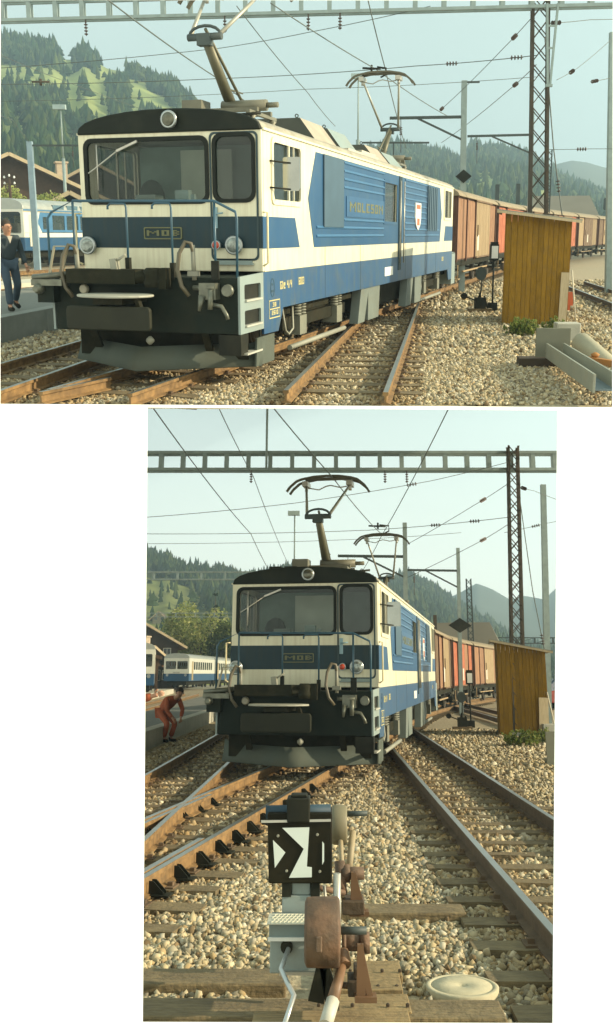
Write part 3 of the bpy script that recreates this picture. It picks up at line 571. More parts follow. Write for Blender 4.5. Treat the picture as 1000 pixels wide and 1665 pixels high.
def track(w, pts, label, smax=60, sp=.6, sl=1.75, gauge=1.0, dz=0.0, mats=None, group=None, y_from=0, side='rust'):
    t = thing('railway_track', label, 'track', (0, 0, 0), 0, group); del t['category']; t['kind'] = 'structure'
    n0 = len(EXC[w]); me_plate = None
    for o in (-gauge / 2 - .03, gauge / 2 + .03):
        sweep_rail(pts, o, dz).build('rail', mats or [rust, railtop], t); EXC[w].append(('r', pts, o))
    P = [Vector((p[0], p[1])) for p in pts]; dist = 0; acc = sp * .5; cnt = 0
    for a, b in zip(P, P[1:]):
        L = (b - a).length; d = (b - a) / L
        while acc < L and cnt < smax:
            c = a + d * acc
            if c.y >= y_from:
                o = put('sleeper', random.choice(sleeper_mesh(sl)), t, (c.x + random.uniform(-.03, .03), c.y, dz + random.uniform(-.006, .003)), math.atan2(-d.x, d.y) + random.uniform(-.01, .01))
                EXC[w].append(('s', c, d, sl)); cnt += 1
            acc += sp * random.uniform(.94, 1.06)
        acc -= L
    fs = MB(); hp = me_plate
    for e in EXC[w][n0:]:
        if e[0] == 's' and e[1].y < 26:
            c, d = e[1], e[2]; r = Vector((d.y, -d.x))
            for o in (-gauge / 2 - .03, gauge / 2 + .03):
                q = c + r * o; P_ = lambda u, v, z: (q.x + r.x * u + d.x * v, q.y + r.y * u + d.y * v, z)
                fs.add([P_(u, v, z) for z in (-.152, -.14) for v in (-.08, .08) for u in (-.13, .13)], [(0, 2, 3, 1), (4, 5, 7, 6), (0, 1, 5, 4), (2, 6, 7, 3), (0, 4, 6, 2), (1, 3, 7, 5)])
                for u in (-.085, .085):
                    fs.add([P_(u + a, b, z) for z in (-.14, -.112) for b in (-.025, .025) for a in (-.022, .022)], [(0, 2, 3, 1), (4, 5, 7, 6), (0, 1, 5, 4), (2, 6, 7, 3), (0, 4, 6, 2), (1, 3, 7, 5)])
    if fs.v: fs.build('rail_fastening', M('fastening_rust', (.11, .07, .035), .8, var=.3), t, (0, 0, dz), stuff=True)
    return t
def leanto(w, o, px, py):
    """lean a post on its foot (old posts are never quite plumb)"""
    b = Vector(o.location); top = P3(w, px, py, b.y) - b; o.rotation_euler = (0, math.atan2(top.x, top.z), o.rotation_euler[2])
def curve(x0, y0, hd, segs):
    """centre line: start, heading in degrees (0 = straight ahead), list of (length, heading change)"""
    p = [(x0, y0)]; h = hd
    for L, dh in segs:
        n = max(1, int(L / 4)) if dh else 1
        for i in range(n):
            h += dh / n; x, y = p[-1]; p.append((x + sin(radians(h)) * L / n, y + cos(radians(h)) * L / n))
    return p

# ------------------------------------------------------------------ ballast stones
ICO_V = None
def stones(w, regions, label):
    """regions: (ymin, ymax, per m2, size) inside the view of yard w"""
    bm = bmesh.new(); bmesh.ops.create_icosphere(bm, subdivisions=1, radius=1); base = np.clip(np.array([v.co[:] for v in bm.verts]) * 1.35, -.78, .78) * 1.12; tri = np.array([[v.index for v in f.verts] for f in bm.faces]); bm.free()
    xl, xr = {1: (-.365, .325), 2: (-.215, .265)}[w]
    C = []; S = []
    for y0, y1, dens, size in regions:
        A = (xr - xl) * (y1 * y1 - y0 * y0) / 2; n = int(A * dens)
        y = np.sqrt(RNG.uniform(y0 * y0, y1 * y1, n)); x = RNG.uniform(xl, xr, n) * y
        C.append(np.stack([x, y], 1)); S.append(size * np.clip(np.exp(RNG.normal(-.04, .24, n)), .5, 1.4))
    C = np.concatenate(C); S = np.concatenate(S); keep = np.ones(len(C), bool)
    for e in EXC[w]:
        if e[0] == 'r':
            pts = e[1]
            for a, b in zip(pts, pts[1:]):
                a = np.array(a[:2]); b = np.array(b[:2]); d = b - a; L = np.hypot(*d); d = d / L; r = np.array([d[1], -d[0]])
                q = C - a; s = q @ d; o = q @ r - e[2]; keep &= ~((np.abs(o) < .055) & (s > 0) & (s < L))
        elif e[0] == 's':
            c = np.array(e[1][:]); d = np.array(e[2][:]); r = np.array([d[1], -d[0]]); q = C - c
            on = (np.abs(q @ d) < .125) & (np.abs(q @ r) < e[3] / 2)
            keep &= ~(on & (RNG.random(len(C)) < .985))
        else:
            x0, x1, y0, y1 = e[1]; keep &= ~((C[:, 0] > x0) & (C[:, 0] < x1) & (C[:, 1] > y0) & (C[:, 1] < y1))
    C = C[keep]; S = S[keep]; n = len(C)
    q = RNG.normal(size=(n, 4)); q /= np.linalg.norm(q, axis=1)[:, None]; a, b, c, d = q.T
    R = np.stack([1 - 2 * (c * c + d * d), 2 * (b * c - a * d), 2 * (b * d + a * c), 2 * (b * c + a * d), 1 - 2 * (b * b + d * d), 2 * (c * d - a * b), 2 * (b * d - a * c), 2 * (c * d + a * b), 1 - 2 * (b * b + c * c)], 1).reshape(n, 3, 3)
    ax = np.stack([RNG.uniform(.8, 1.35, n), RNG.uniform(.5, .95, n), RNG.uniform(.4, .75, n)], 1)
    shp = base[None] * (1 + RNG.normal(0, .15, (n, 12, 1))) * ax[:, None, :] * S[:, None, None]
    V = np.einsum('nij,nkj->nki', R, shp)
    V[:, :, 0] += C[:, 0, None]; V[:, :, 1] += C[:, 1, None]; V[:, :, 2] += (GZ - .012 + RNG.uniform(-.3, .65, n) * S)[:, None]
    F = (tri[None] + (np.arange(n) * 12)[:, None, None]).reshape(-1, 3)
    me = bpy.data.meshes.new('ballast_stones'); me.vertices.add(n * 12); me.vertices.foreach_set('co', V.reshape(-1).astype(np.float32))
    me.loops.add(len(F) * 3); me.loops.foreach_set('vertex_index', F.reshape(-1).astype(np.int32))
    me.polygons.add(len(F)); me.polygons.foreach_set('loop_start', np.arange(0, len(F) * 3, 3, dtype=np.int32)); me.update(calc_edges=True)
    pal = np.array([(.58, .49, .31), (.50, .41, .25), (.64, .57, .41), (.38, .33, .22), (.42, .31, .16), (.24, .17, .09), (.52, .42, .24), (.30, .26, .18)])
    pr = np.array([.2, .18, .15, .14, .11, .06, .1, .06]); k = RNG.choice(8, n, p=pr / pr.sum()); tone = pal[k] * RNG.uniform(.52, .98, (n, 1))
    # brown brake dust next to the rails
    near = np.zeros(n)
    for e in EXC[w]:
        if e[0] == 'r':
            for a_, b_ in zip(e[1], e[1][1:]):
                a_ = np.array(a_[:2]); b_ = np.array(b_[:2]); dd = b_ - a_; L = np.hypot(*dd); dd = dd / L; r = np.array([dd[1], -dd[0]]); qq = C - a_; s_ = qq @ dd
                near = np.maximum(near, np.where((s_ > 0) & (s_ < L), np.clip(1 - np.abs(qq @ r - e[2]) / .45, 0, 1), 0))
    wgt = (near * .75)[:, None]; tone = tone * (1 - wgt) + tone * np.array([.60, .41, .20]) * wgt
    at = me.attributes.new('tone', 'FLOAT_COLOR', 'FACE'); at.data.foreach_set('color', np.concatenate([np.repeat(tone, 20, 0), np.ones((n * 20, 1))], 1).reshape(-1).astype(np.float32))
    me.materials.append(attr_mat('ballast_stone', .92)); me.validate()
    o = put('ballast_stones', me); o['kind'] = 'stuff'; o['label'] = label; return o

# ------------------------------------------------------------------ goods wagon
def make_wagon(L, scheme, label, group, loc, hd):
    t = thing('goods_wagon', label, 'goods wagon', loc, -hd, group); w = 1.22; zb, zt = .95, 2.95
    MB().box(-w + .02, w - .02, .02, L - .02, zb, zt).build('wagon_body', wagdark, t)
    n = len(scheme); tot = sum(s[1] for s in scheme); y = 0.06; LL_ = L - .12
    for m, wd in scheme:
        ln = LL_ * wd / tot; door = wd > 1.4; x = w + (.05 if door else 0)
        mb = MB(); k = max(3, int(ln / .16)); 
        for i in range(k):
            a = y + .05 + (ln - .1) * i / k; b = y + .05 + (ln - .1) * (i + 1) / k - .012
            mb.box(w - .02, x + random.uniform(0, .006), a, b, zb + .04, zt - .06)
        p = mb.build('sliding_door' if door else 'plank_panel', m, t, stuff=True)
        if door: MB().bar((x + .03, y, zb + .02), (x + .03, y + ln, zb + .02), .05, .05).bar((x + .03, y - .3, zt - .02), (x + .03, y + ln + .3, zt - .02), .04, .06).bar((x + .03, y + .3, zb + .75), (x + .03, y + .3, zb + 1.15), .03, .03).build('door_runner', wagbrown, p)
        MB().box(w - .02, w + .045, y - .045, y + .045, zb - .05, zt).build('post', wagdark, t); y += ln
    MB().box(w - .02, w + .045, y - .045, y + .045, zb - .05, zt).build('post', wagdark, t)
    for yy in (.0, L):
        e = MB()
        for i in range(9): e.box(-w + .04 + i * .268, -w + .04 + i * .268 + .255, *sorted((yy - .01, yy + .03)) if yy == 0 else sorted((yy - .03, yy + .01)), zb, zt + .12)
        for x in (-.6, .6): e.bar((x, yy + (-.03 if yy == 0 else .03), zb - .1), (x, yy + (-.03 if yy == 0 else .03), zt), .07, .05)
        e.build('end_wall', wagdark, t, stuff=True)
    MB().prism([((w + .1) * cos(pi * i / 12), zt + .0 + .38 * sin(pi * i / 12)) for i in range(13)], -.12, L + .12, 'y').build('wagon_roof', wagroof, t)
    MB().box(-w + .05, w - .02, -.02, L + .02, .76, .95).bar((w - .06, 0, .84), (w - .06, L, .84), .06, .2).build('underframe', under, t)
    for yy in (1.5, L - 1.5):
        wl = MB()
        for x in (-.53, .53): wl.lathe([(.36, x - .06), (.36, x + .06)], 16, 'x', (0, yy, .36))
        wl.tube([(-.9, yy, .36), (.9, yy, .36)], .06, 8); wl = wl.build('wheelset', M('wheel_steel', (.09, .07, .045)), t)
        MB().box(.82, .98, yy - .14, yy + .14, .24, .5).box(.84, .92, yy - .5, yy + .5, .52, .6).bar((.9, yy - .35, .8), (.9, yy - .1, .4), .05, .05).bar((.9, yy + .35, .8), (.9, yy + .1, .4), .05, .05).build('axle_box', under, wl)
    MB().bar((w - .05, 1.9, .55), (w - .05, L - 1.9, .55), .06, .05).tube([(w + .0, .5, .3), (w, .5, .8)], .02, 6).box(w - .12, w + .06, .3, .7, .34, .37).build('step_board', wagtan, t)
    MB().lathe([(.16, -.42), (.18, -.38), (.06, -.36), (.06, 0)], 14, 'y', (0, 0, .78)).lathe([(.06, L), (.06, L + .36), (.18, L + .38), (.16, L + .42)], 14, 'y', (0, 0, .78)).build('centre_buffer', under, t)
    MB().box(w + .05, w + .056, L * .5 - .5, L * .5 - .1, 1.2, 1.75).build('chalk_patch', M('chalk_white', (.6, .55, .45), .9), t)
    return t
# ------------------------------------------------------------------ shed
def make_shed(w, A, B, label, depth=2.0, HL=2.42, HR=2.24):
    ax = Vector((B[0] - A[0], B[1] - A[1])); W = ax.length; ang = math.atan2(ax.y, ax.x)
    t = thing('wooden_shed', label, 'shed', (A[0], A[1], GZ), ang); n = 12; x = 0
    ws = [random.uniform(.8, 1.2) for _ in range(n)]; s = W / sum(ws)
    for k in ws:
        b = x + k * s; z = HL + (HR - HL) * (x + b) / 2 / W
        d = random.uniform(0, .006)
        MB().prism([(x + .003, .03 + random.uniform(-.015, .01)), (b - .003, .03), (b - .003, HL + (HR - HL) * b / W), (x + .003, HL + (HR - HL) * x / W)], -.022 - d, 0, 'y').build('plank', shedw, t, bevel=.002); x = b
    n2 = 16
    for x0, H in ((-.0, HL), (W, HR)):
        for i in range(n2):
            a = depth * i / n2
            MB().box(*((x0 - .022, x0) if x0 == 0 else (x0, x0 + .022)), a + .003, a + depth / n2 - .003, .03, H).build('plank', shedw, t)
    MB().box(0, W, depth - .03, depth, 0.03, HR).build('back_wall', shedw, t)
    MB().bar((-.2, depth / 2 - .12, HL + .045), (W + .22, depth / 2 - .12, HR - .0), depth + .4, .03, up=(0, 0, 1)).build('roof_sheet', M('shed_roof_sheet', (.26, .26, .21), .7, var=.15), t)
    MB().bar((-.19, -.33, HL + .01), (W + .21, -.33, HR - .035), .03, .05).bar((-.18, -.33, HL + .01), (-.18, depth + .07, HL + .01), .03, .06).build('roof_batten', woodlt, t)
    MB().box(-.02, W + .02, .02, depth, -.06, .035).build('sill', sleeper, t)
    return t
# ------------------------------------------------------------------ masts, poles, gantry
def lattice(w, base, H, wd, label, mat, group=None, nb=None, d2=None):
    t = thing('lattice_mast', label, 'lattice mast', base, radians(-6 if w == 1 else 0), group); a = wd / 2; b = (d2 or wd * .6) / 2
    for sx in (-1, 1):
        for sy in (-1, 1): MB().bar((sx * a, sy * b, 0), (sx * a * .85, sy * b * .85, H), wd * .17, wd * .12).build('leg', mat, t)
    br = MB(); n = nb or int(H / wd / 1.15)
    for i in range(n):
        z0, z1 = H * i / n, H * (i + 1) / n
        for sy in (-1, 1):
            br.bar((-a, sy * b, z0), (a, sy * b, z1), wd * .09, .02); br.bar((a, sy * (b + .01), z0), (-a, sy * (b + .01), z1), wd * .09, .02)
        for sx in (-1, 1): br.bar((sx * a, -b, z0), (sx * a, b, z1), .02, wd * .08); br.bar((sx * a, b, z0), (sx * a, -b, z1), .02, wd * .08)
    br.build('bracing', mat, t, stuff=True)
    MB().box(-a * 1.3, a * 1.3, -b * 1.5, b * 1.5, -.1, .12).build('footing', concrete, t)
    return t
def pole(w, base, H, r, label, mat, name='catenary_pole', cat='pole', group=None, box=True):
    t = thing(name, label, cat, base, 0, group)
    if box: MB().bar((0, 0, 0), (0, 0, H), r * 2, r * 1.6, w2=r * 1.7, h2=r * 1.4).build('shaft', mat, t)
    else: MB().tube([(0, 0, 0), (0, 0, H)], [r, r * .7], 10).build('shaft', mat, t)
    return t
def insul(mb, a, b, k=5, r=.055):
    a, b = Vector(a), Vector(b)
    for i in range(k):
        c = a + (b - a) * (i + .5) / k; d = (b - a).normalized() * .012; mb.tube([c - d, c + d], [r, r * .8], 8)
    mb.tube([a, b], .014, 6)
def cantilever(t, z, L, brace=True, sgn=-1, mat=None):
    c = MB().bar((0, 0, z), (sgn * L, 0, z), .09, .09)
    if brace: c.bar((0, -.02, z - .75), (sgn * L * .62, -.02, z - .03), .06, .06)
    c.build('cantilever', mat or darksteel, t)
    i = MB(); insul(i, (sgn * L * .85, 0, z - .55), (sgn * L * .85, 0, z - .28)); i.tube([(sgn * L * .85, 0, z - .28), (sgn * L * .85, 0, z)], .012, 6); i.tube([(sgn * L * .85, 0, z - .55), (sgn * L * .85, 0, z - 1.1)], .01, 6)
    i.build('insulator', M('insulator_brown', (.07, .045, .03), .4), t)
def gantry(w, a, b, h, sp, label, mat, droppers=(), group=None, cat='gantry beam', diag=False):
    t = thing('gantry_beam', label, cat, (0, 0, 0), 0, group); a, b = Vector(a), Vector(b); d = (b - a); L = d.length; d = d / L; up = Vector((0, 0, 1))
    ch = 0.10 * h / .62
    for z in (0, h):
        MB().bar(a + up * z, b + up * z, ch * 1.2, ch).bar(a + up * z + Vector((0, .35 * h / .62, 0)), b + up * z + Vector((0, .35 * h / .62, 0)), ch, ch).build('chord', mat, t)
    n = int(L / sp)
    for i in range(n + 1):
        p = a + d * (L * i / n)
        mb = MB().bar(p, p + up * h, .15 * h / .62, .08 * h / .62, up=(0, 1, 0)).bar(p + Vector((0, .35 * h / .62, 0)), p + up * h + Vector((0, .35 * h / .62, 0)), .10 * h / .62, .08 * h / .62, up=(0, 1, 0))
        if diag and i < n: q = a + d * (L * (i + 1) / n); mb.bar(p, q + up * h, .05, .05)
        mb.build('upright', mat, t)
    for k in droppers:
        p = a + d * (L * k); mb = MB(); mb.tube([p, p - up * .12], .02, 6); insul(mb, p - up * .12, p - up * .42, 4, .05); mb.build('insulator', M('insulator_brown', (.07, .045, .03), .4), t)
    return t
WN = 0
def wires(w, items, group, r=.012):
    for it in items:
        lab, pts = it[0], it[1]; rr = it[2] if len(it) > 2 else r; ins = it[3] if len(it) > 3 else ()
        Q = [P3(w, *p) for p in pts]; V = []
        for a, b in zip(Q, Q[1:]):
            for i in range(8):
                f = i / 8; V.append(a + (b - a) * f - Vector((0, 0, 1)) * ((b - a).length * .006 * 4 * f * (1 - f)))
        V.append(Q[-1]); mb = MB().tube(V, rr, 5)
        o = mb.build('overhead_wire', wire); tag(o, lab, 'wire', group)
        for f in ins:
            i = MB(); k = f * (len(V) - 1); j = int(k); p = V[j] + (V[min(j + 1, len(V) - 1)] - V[j]) * (k - j); dd = (V[-1] - V[0]).normalized(); insul(i, p - dd * .16, p + dd * .16, 4, .06)
            i.build('insulator', M('insulator_brown', (.07, .045, .03), .4), o)
# ------------------------------------------------------------------ vegetation
def leafmesh(name, lobes, n, size, cols, flat=1.0):
    tot = sum(l[1][0] * l[1][1] * l[1][2] for l in lobes); C = []
    for c, r in lobes:
        k = max(1, int(n * r[0] * r[1] * r[2] / tot)); d = RNG.normal(size=(k, 3)); d /= np.linalg.norm(d, axis=1)[:, None]
        rad = RNG.uniform(.35, 1.06, (k, 1)) ** .6; C.append(np.array(c) + d * rad * np.array(r))
    C = np.concatenate(C); n = len(C); a = RNG.normal(size=(n, 3)); a /= np.linalg.norm(a, axis=1)[:, None]; b = np.cross(a, RNG.normal(size=(n, 3))); b /= np.linalg.norm(b, axis=1)[:, None]
    s = size * RNG.uniform(.6, 1.4, (n, 1)); V = np.stack([C - a * s, C + b * s * .6, C + a * s, C - b * s * .6], 1).reshape(-1, 3)
    F = np.arange(n * 4).reshape(-1, 4); me = bpy.data.meshes.new(name); me.from_pydata(V.tolist(), [], F.tolist())
    cols = np.array(cols); k = RNG.integers(0, len(cols), n); tone = cols[k] * RNG.uniform(.7, 1.3, (n, 1))
    at = me.attributes.new('tone', 'FLOAT_COLOR', 'FACE'); at.data.foreach_set('color', np.concatenate([tone, np.ones((n, 1))], 1).reshape(-1).astype(np.float32))
    me.materials.append(attr_mat('foliage', .7)); return me
GREENS = [(.09, .12, .03), (.12, .15, .04), (.06, .09, .025), (.15, .17, .05)]
bark = M('bark', (.10, .08, .05), .9, var=.3)
def broadleaf(w, base, H, R, label, name='broadleaf_tree', n=4500, cols=GREENS, cat='tree', size=None, group=None):
    t = thing(name, label, cat, base, 0, group); tr = MB().tube([(0, 0, 0), (.1, 0, H * .35), (0, .1, H * .8)], [H * .025, H * .018, H * .006], 8)
    lobes = []
    for i in range(11):
        a = random.uniform(0, 2 * pi); z = random.uniform(.25, .92); q = R * (1 - abs(z - .45) * 1.1) * random.uniform(.35, .75); c = (q * cos(a), q * sin(a), H * z)
        tr.tube([(0, 0, H * z * .6), (c[0] * .6, c[1] * .6, c[2] * .92), c], [H * .012, H * .007, H * .002], 5)
        rr = R * random.uniform(.28, .5); lobes.append((c, (rr, rr, rr * random.uniform(.8, 1.1))))
    tr.build('trunk', bark, t); put('crown', leafmesh('crown', lobes, n, size or H * .022, cols), t); return t
def spruce(w, base, H, R, label, n=2600, group=None):
    t = thing('spruce_tree', label, 'tree', base, 0, group); MB().tube([(0, 0, 0), (0, 0, H)], [H * .02, .01], 8).build('trunk', bark, t); lobes = []
    for i in range(46):
        z = random.uniform(.1, .97); a = random.uniform(0, 2 * pi); q = R * (1 - z) * random.uniform(.5, 1); r = R * .2 * (1.2 - z); lobes.append(((q * cos(a), q * sin(a), H * z - q * .25), (r * 1.3, r * 1.3, r * .55)))
    put('crown', leafmesh('crown', lobes, n, H * .018, [(.025, .045, .02), (.035, .06, .025), (.02, .035, .018)]), t); return t
def hill(w, nm, ridge, Y0, Yr, cols_g, label, forest, ntree, th, mat, lower=None, seed=0, back=1.15, base_py=None, pw=1.15):
    """terrain raised to the ridge line; forest(px,t) -> probability of a tree"""
    pxs = np.linspace(ridge[0][0], ridge[-1][0], cols_g); rp = np.array(ridge, float); pys = np.interp(pxs, rp[:, 0], rp[:, 1]); nt = 34; V = []
    def at(px, t):
        py = float(np.interp(px, rp[:, 0], rp[:, 1])); X, Z = D(w, px, py, Yr); Y = Y0 + (Yr - Y0) * t; f = Y / Yr
        zz = GZ - 2 + (Z - GZ + 2) * t ** pw + (noise.noise(Vector((X * .012 + seed, Y * .012, 0))) * 9 * t * (1 - t) * 2 + noise.noise(Vector((X * .05, Y * .05, seed))) * 1.5 * t * (1 - t) * 2) * Yr / 500
        return X * f, Y, zz
    for px in pxs:
        for j in range(nt + 1): V.append(at(float(px), j / nt))
        x, y, z = V[-1]; V.append((x * back, y * back, -5))
    k = nt + 2; F = [(i * k + j, i * k + j + 1, (i + 1) * k + j + 1, (i + 1) * k + j) for i in range(len(pxs) - 1) for j in range(k - 1)]
    mb = MB(); mb.add(V, F, 0, True); o = struct(mb.build(nm, mat)); 
    P = []; tries = 0
    while len(P) < ntree and tries < ntree * 12:
        tries += 1; px = random.uniform(ridge[0][0], ridge[-1][0]); t = random.uniform(.04, 1) ** .7
        if t > .97: t = 1
        if random.random() < forest(px, t): P.append(at(px, t))
    n = len(P); C = np.array(P); h = th * np.clip(np.exp(RNG.normal(-.1, .3, n)), .4, 1.45); a0 = RNG.uniform(0, 6.28, n); N = 6; vs_ = []
    rings = [(0, .02, .30), (1, 1.0, .0)]
    ang = a0[:, None] + np.arange(N) * 2 * pi / N; ca, sa = np.cos(ang), np.sin(ang)
    def ringv(r, z): 
        rr = (r * h)[:, None] * RNG.uniform(.65, 1.25, (n, N)); return np.stack([C[:, 0, None] + ca * rr, C[:, 1, None] + sa * rr, C[:, 2, None] + (z * h)[:, None] * RNG.uniform(.85, 1.15, (n, N))], 2)
    def apex(z): return np.stack([C[:, 0] + RNG.normal(0, .02, n) * h, C[:, 1], C[:, 2] + z * h], 1)[:, None, :]
    rnd = RNG.random(n) < .3; w1_ = np.where(rnd, .36, .23); z1_ = np.where(rnd, .25, .0); z2_ = np.where(rnd, .45, .38); w2_ = np.where(rnd, .30, .17); z3_ = np.where(rnd, .8, 1.0)
    VV = np.concatenate([ringv(w1_, z1_), apex(.62), ringv(w2_, z2_), apex(z3_)], 1); M_ = 2 * N + 2
    f0 = [(j, (j + 1) % N, N) for j in range(N)] + [(N + 1 + j, N + 1 + (j + 1) % N, 2 * N + 1) for j in range(N)]
    FF = (np.array(f0)[None] + (np.arange(n) * M_)[:, None, None]).reshape(-1, 3)
    me = bpy.data.meshes.new('hillside_forest'); me.from_pydata(VV.reshape(-1, 3).tolist(), [], FF.tolist())
    g = np.array([(.05, .09, .04), (.07, .11, .04), (.04, .07, .033), (.12, .15, .05)])[RNG.integers(0, 4, n)] * RNG.uniform(.75, 1.3, (n, 1))
    at_ = me.attributes.new('tone', 'FLOAT_COLOR', 'FACE'); at_.data.foreach_set('color', np.concatenate([np.repeat(g, 2 * N, 0), np.ones((n * 2 * N, 1))], 1).reshape(-1).astype(np.float32))
    me.materials.append(attr_mat('foliage', .7)); f = put('hillside_forest', me); f['kind'] = 'stuff'; f['label'] = label; return o
meadow = M('meadow', (.30, .33, .09), .95, var=.22, scale=.035, dirt=(.10, .15, .04), dscale=.02, damt=.9)
farmount = M('far_mountain', (.09, .11, .08), .95, var=.2, scale=.01)
# ------------------------------------------------------------------ people
def skinmesh(name, verts, edges, radii, mat, parent, root=0, lv=2):
    me = bpy.data.meshes.new(name); me.from_pydata([tuple(v) for v in verts], edges, []); me.materials.append(mat)
    o = put(name, me, parent); sk = o.modifiers.new('skin', 'SKIN'); sk.use_smooth_shade = True
    for i, r in enumerate(radii):
        d = me.skin_vertices[0].data[i]; d.radius = (r, r) if not isinstance(r, tuple) else r; d.use_root = (i == root)
    ss = o.modifiers.new('sub', 'SUBSURF'); ss.levels = lv; ss.render_levels = lv; return o
skinm = M('skin', (.42, .22, .13), .6, var=.08)
def person(label, loc, rz, J, jacket, trousers, hairc, extra=None):
    """J: joint positions; one continuous body, clothes and hair on top"""
    t = thing('person', label, 'person', loc, rz); V = Vector
    J = {k: V(v) for k, v in J.items()}; names = ['pel', 'waist', 'chest', 'neck', 'chin', 'head', 'crown']
    vs_ = [J[n] for n in names]; rad = [.11, .10, .12, .052, .07, .098, .07]; ed = [(i, i + 1) for i in range(6)]
    for s in 'LR':
        b = len(vs_); vs_ += [J['sh' + s], J['el' + s], J['wr' + s]]; rad += [.055, .038, .028]; ed += [(2, b), (b, b + 1), (b + 1, b + 2)]
        d = (J['wr' + s] - J['el' + s]).normalized(); pm = J['wr' + s] + d * .07; vs_.append(pm); rad.append(.036); ed.append((b + 2, b + 3))
        sd = d.cross(V((0, 1, 0.2))).normalized()
        b = len(vs_); vs_ += [J['hip' + s], J['kn' + s], J['an' + s], J['to' + s]]; rad += [.085, .055, .038, .035]; ed += [(0, b), (b, b + 1), (b + 1, b + 2), (b + 2, b + 3)]
    body = skinmesh('body', vs_, ed, rad, skinm, t)
    for s in 'LR':
        d = (J['wr' + s] - J['el' + s]).normalized(); sd = d.cross(V((0, 1, 0.2))).normalized(); up = sd.cross(d); f = MB(); pm = J['wr' + s] + d * .075
        for i, (o_, L) in enumerate(((-.03, .062), (-.01, .075), (.01, .07), (.03, .055))):
            a = pm + sd * o_ * .9; f.tube([a, a + d * L * .55, a + d * L + up * .02], [.0095, .009, .007], 6)
        a = J['wr' + s] + d * .03 + sd * .035; f.tube([a, a + d * .03 + sd * .022, a + d * .055 + sd * .024], [.011, .010, .008], 6)
        f.build('fingers', skinm, body)
    # jacket
    tv = [J['pel'] + (J['waist'] - J['pel']) * .15, J['waist'], J['chest'], J['neck'] - (J['neck'] - J['chest']) * .25]; tr = [.14, .145, .17, .075]; te = [(0, 1), (1, 2), (2, 3)]
    for s in 'LR':
        b = len(tv); tv += [J['sh' + s], J['el' + s], J['wr' + s] - (J['wr' + s] - J['el' + s]).normalized() * .02]; tr += [.078, .06, .05]; te += [(2, b), (b, b + 1), (b + 1, b + 2)]
    skinmesh('jacket', tv, te, tr, jacket, t)
    tv = [J['pel']]; tr = [.135]; te = []
    for s in 'LR':
        b = len(tv); tv += [J['hip' + s], J['kn' + s], J['an' + s] + V((0, 0, .03))]; tr += [.105, .078, .068]; te += [(0, b), (b, b + 1), (b + 1, b + 2)]
    skinmesh('trousers', tv, te, tr, trousers, t)
    for s in 'LR': MB().tube([J['an' + s] + V((0, 0, .02)), J['an' + s] - V((0, 0, .03)), J['to' + s]], [.05, .052, .042], 8).build('shoe', black, t)
    h = J['head']; c = J['crown']; up = (c - J['chin']).normalized(); fw = (J['face'] if 'face' in J else V((0, -1, 0))).normalized(); rt = fw.cross(up).normalized()
    hr = MB(); hb = h + up * .045 - fw * .025; n, m = 14, 8; Vv = []
    for i in range(m + 1):
        for j in range(n):
            ph = pi * .62 * i / m; a = 2 * pi * j / n; rr = .122; p = up * cos(ph) * .115 + (fw * cos(a) + rt * sin(a)) * sin(ph) * .104
            if fw.dot(p) > .045 and p.dot(up) < .055: p = p * .82
            Vv.append(hb + p)
    hr.add(Vv, [(i * n + j, (i + 1) * n + j, (i + 1) * n + (j + 1) % n, i * n + (j + 1) % n) for i in range(m) for j in range(n)], 0, True).build('hair', hairc, t)
    fc = MB(); e = h + fw * .088
    fc.tube([e + up * .03, e + fw * .03 - up * .012, e + fw * .006 - up * .02], [.008, .014, .008], 6)
    for s in (-1, 1): fc.blob(h + rt * s * .098 + up * .0, (.012, .018, .028), 6, 5)
    fc.build('nose_and_ears', skinm, body)
    ey = MB()
    for s in (-1, 1): ey.blob(e + rt * s * .035 + up * .02, (.012, .006, .006), 6, 4); ey.bar(e + rt * s * .055 + up * .038 + fw * .004, e + rt * s * .018 + up * .038 + fw * .008, .008, .008)
    ey.bar(e - rt * .028 - up * .055, e + rt * .028 - up * .055, .01, .008); ey.build('eyes_brows_mouth', M('dark_features', (.08, .04, .03), .6), body)
    return t
hairbr = M('dark_hair', (.03, .022, .014), .8)
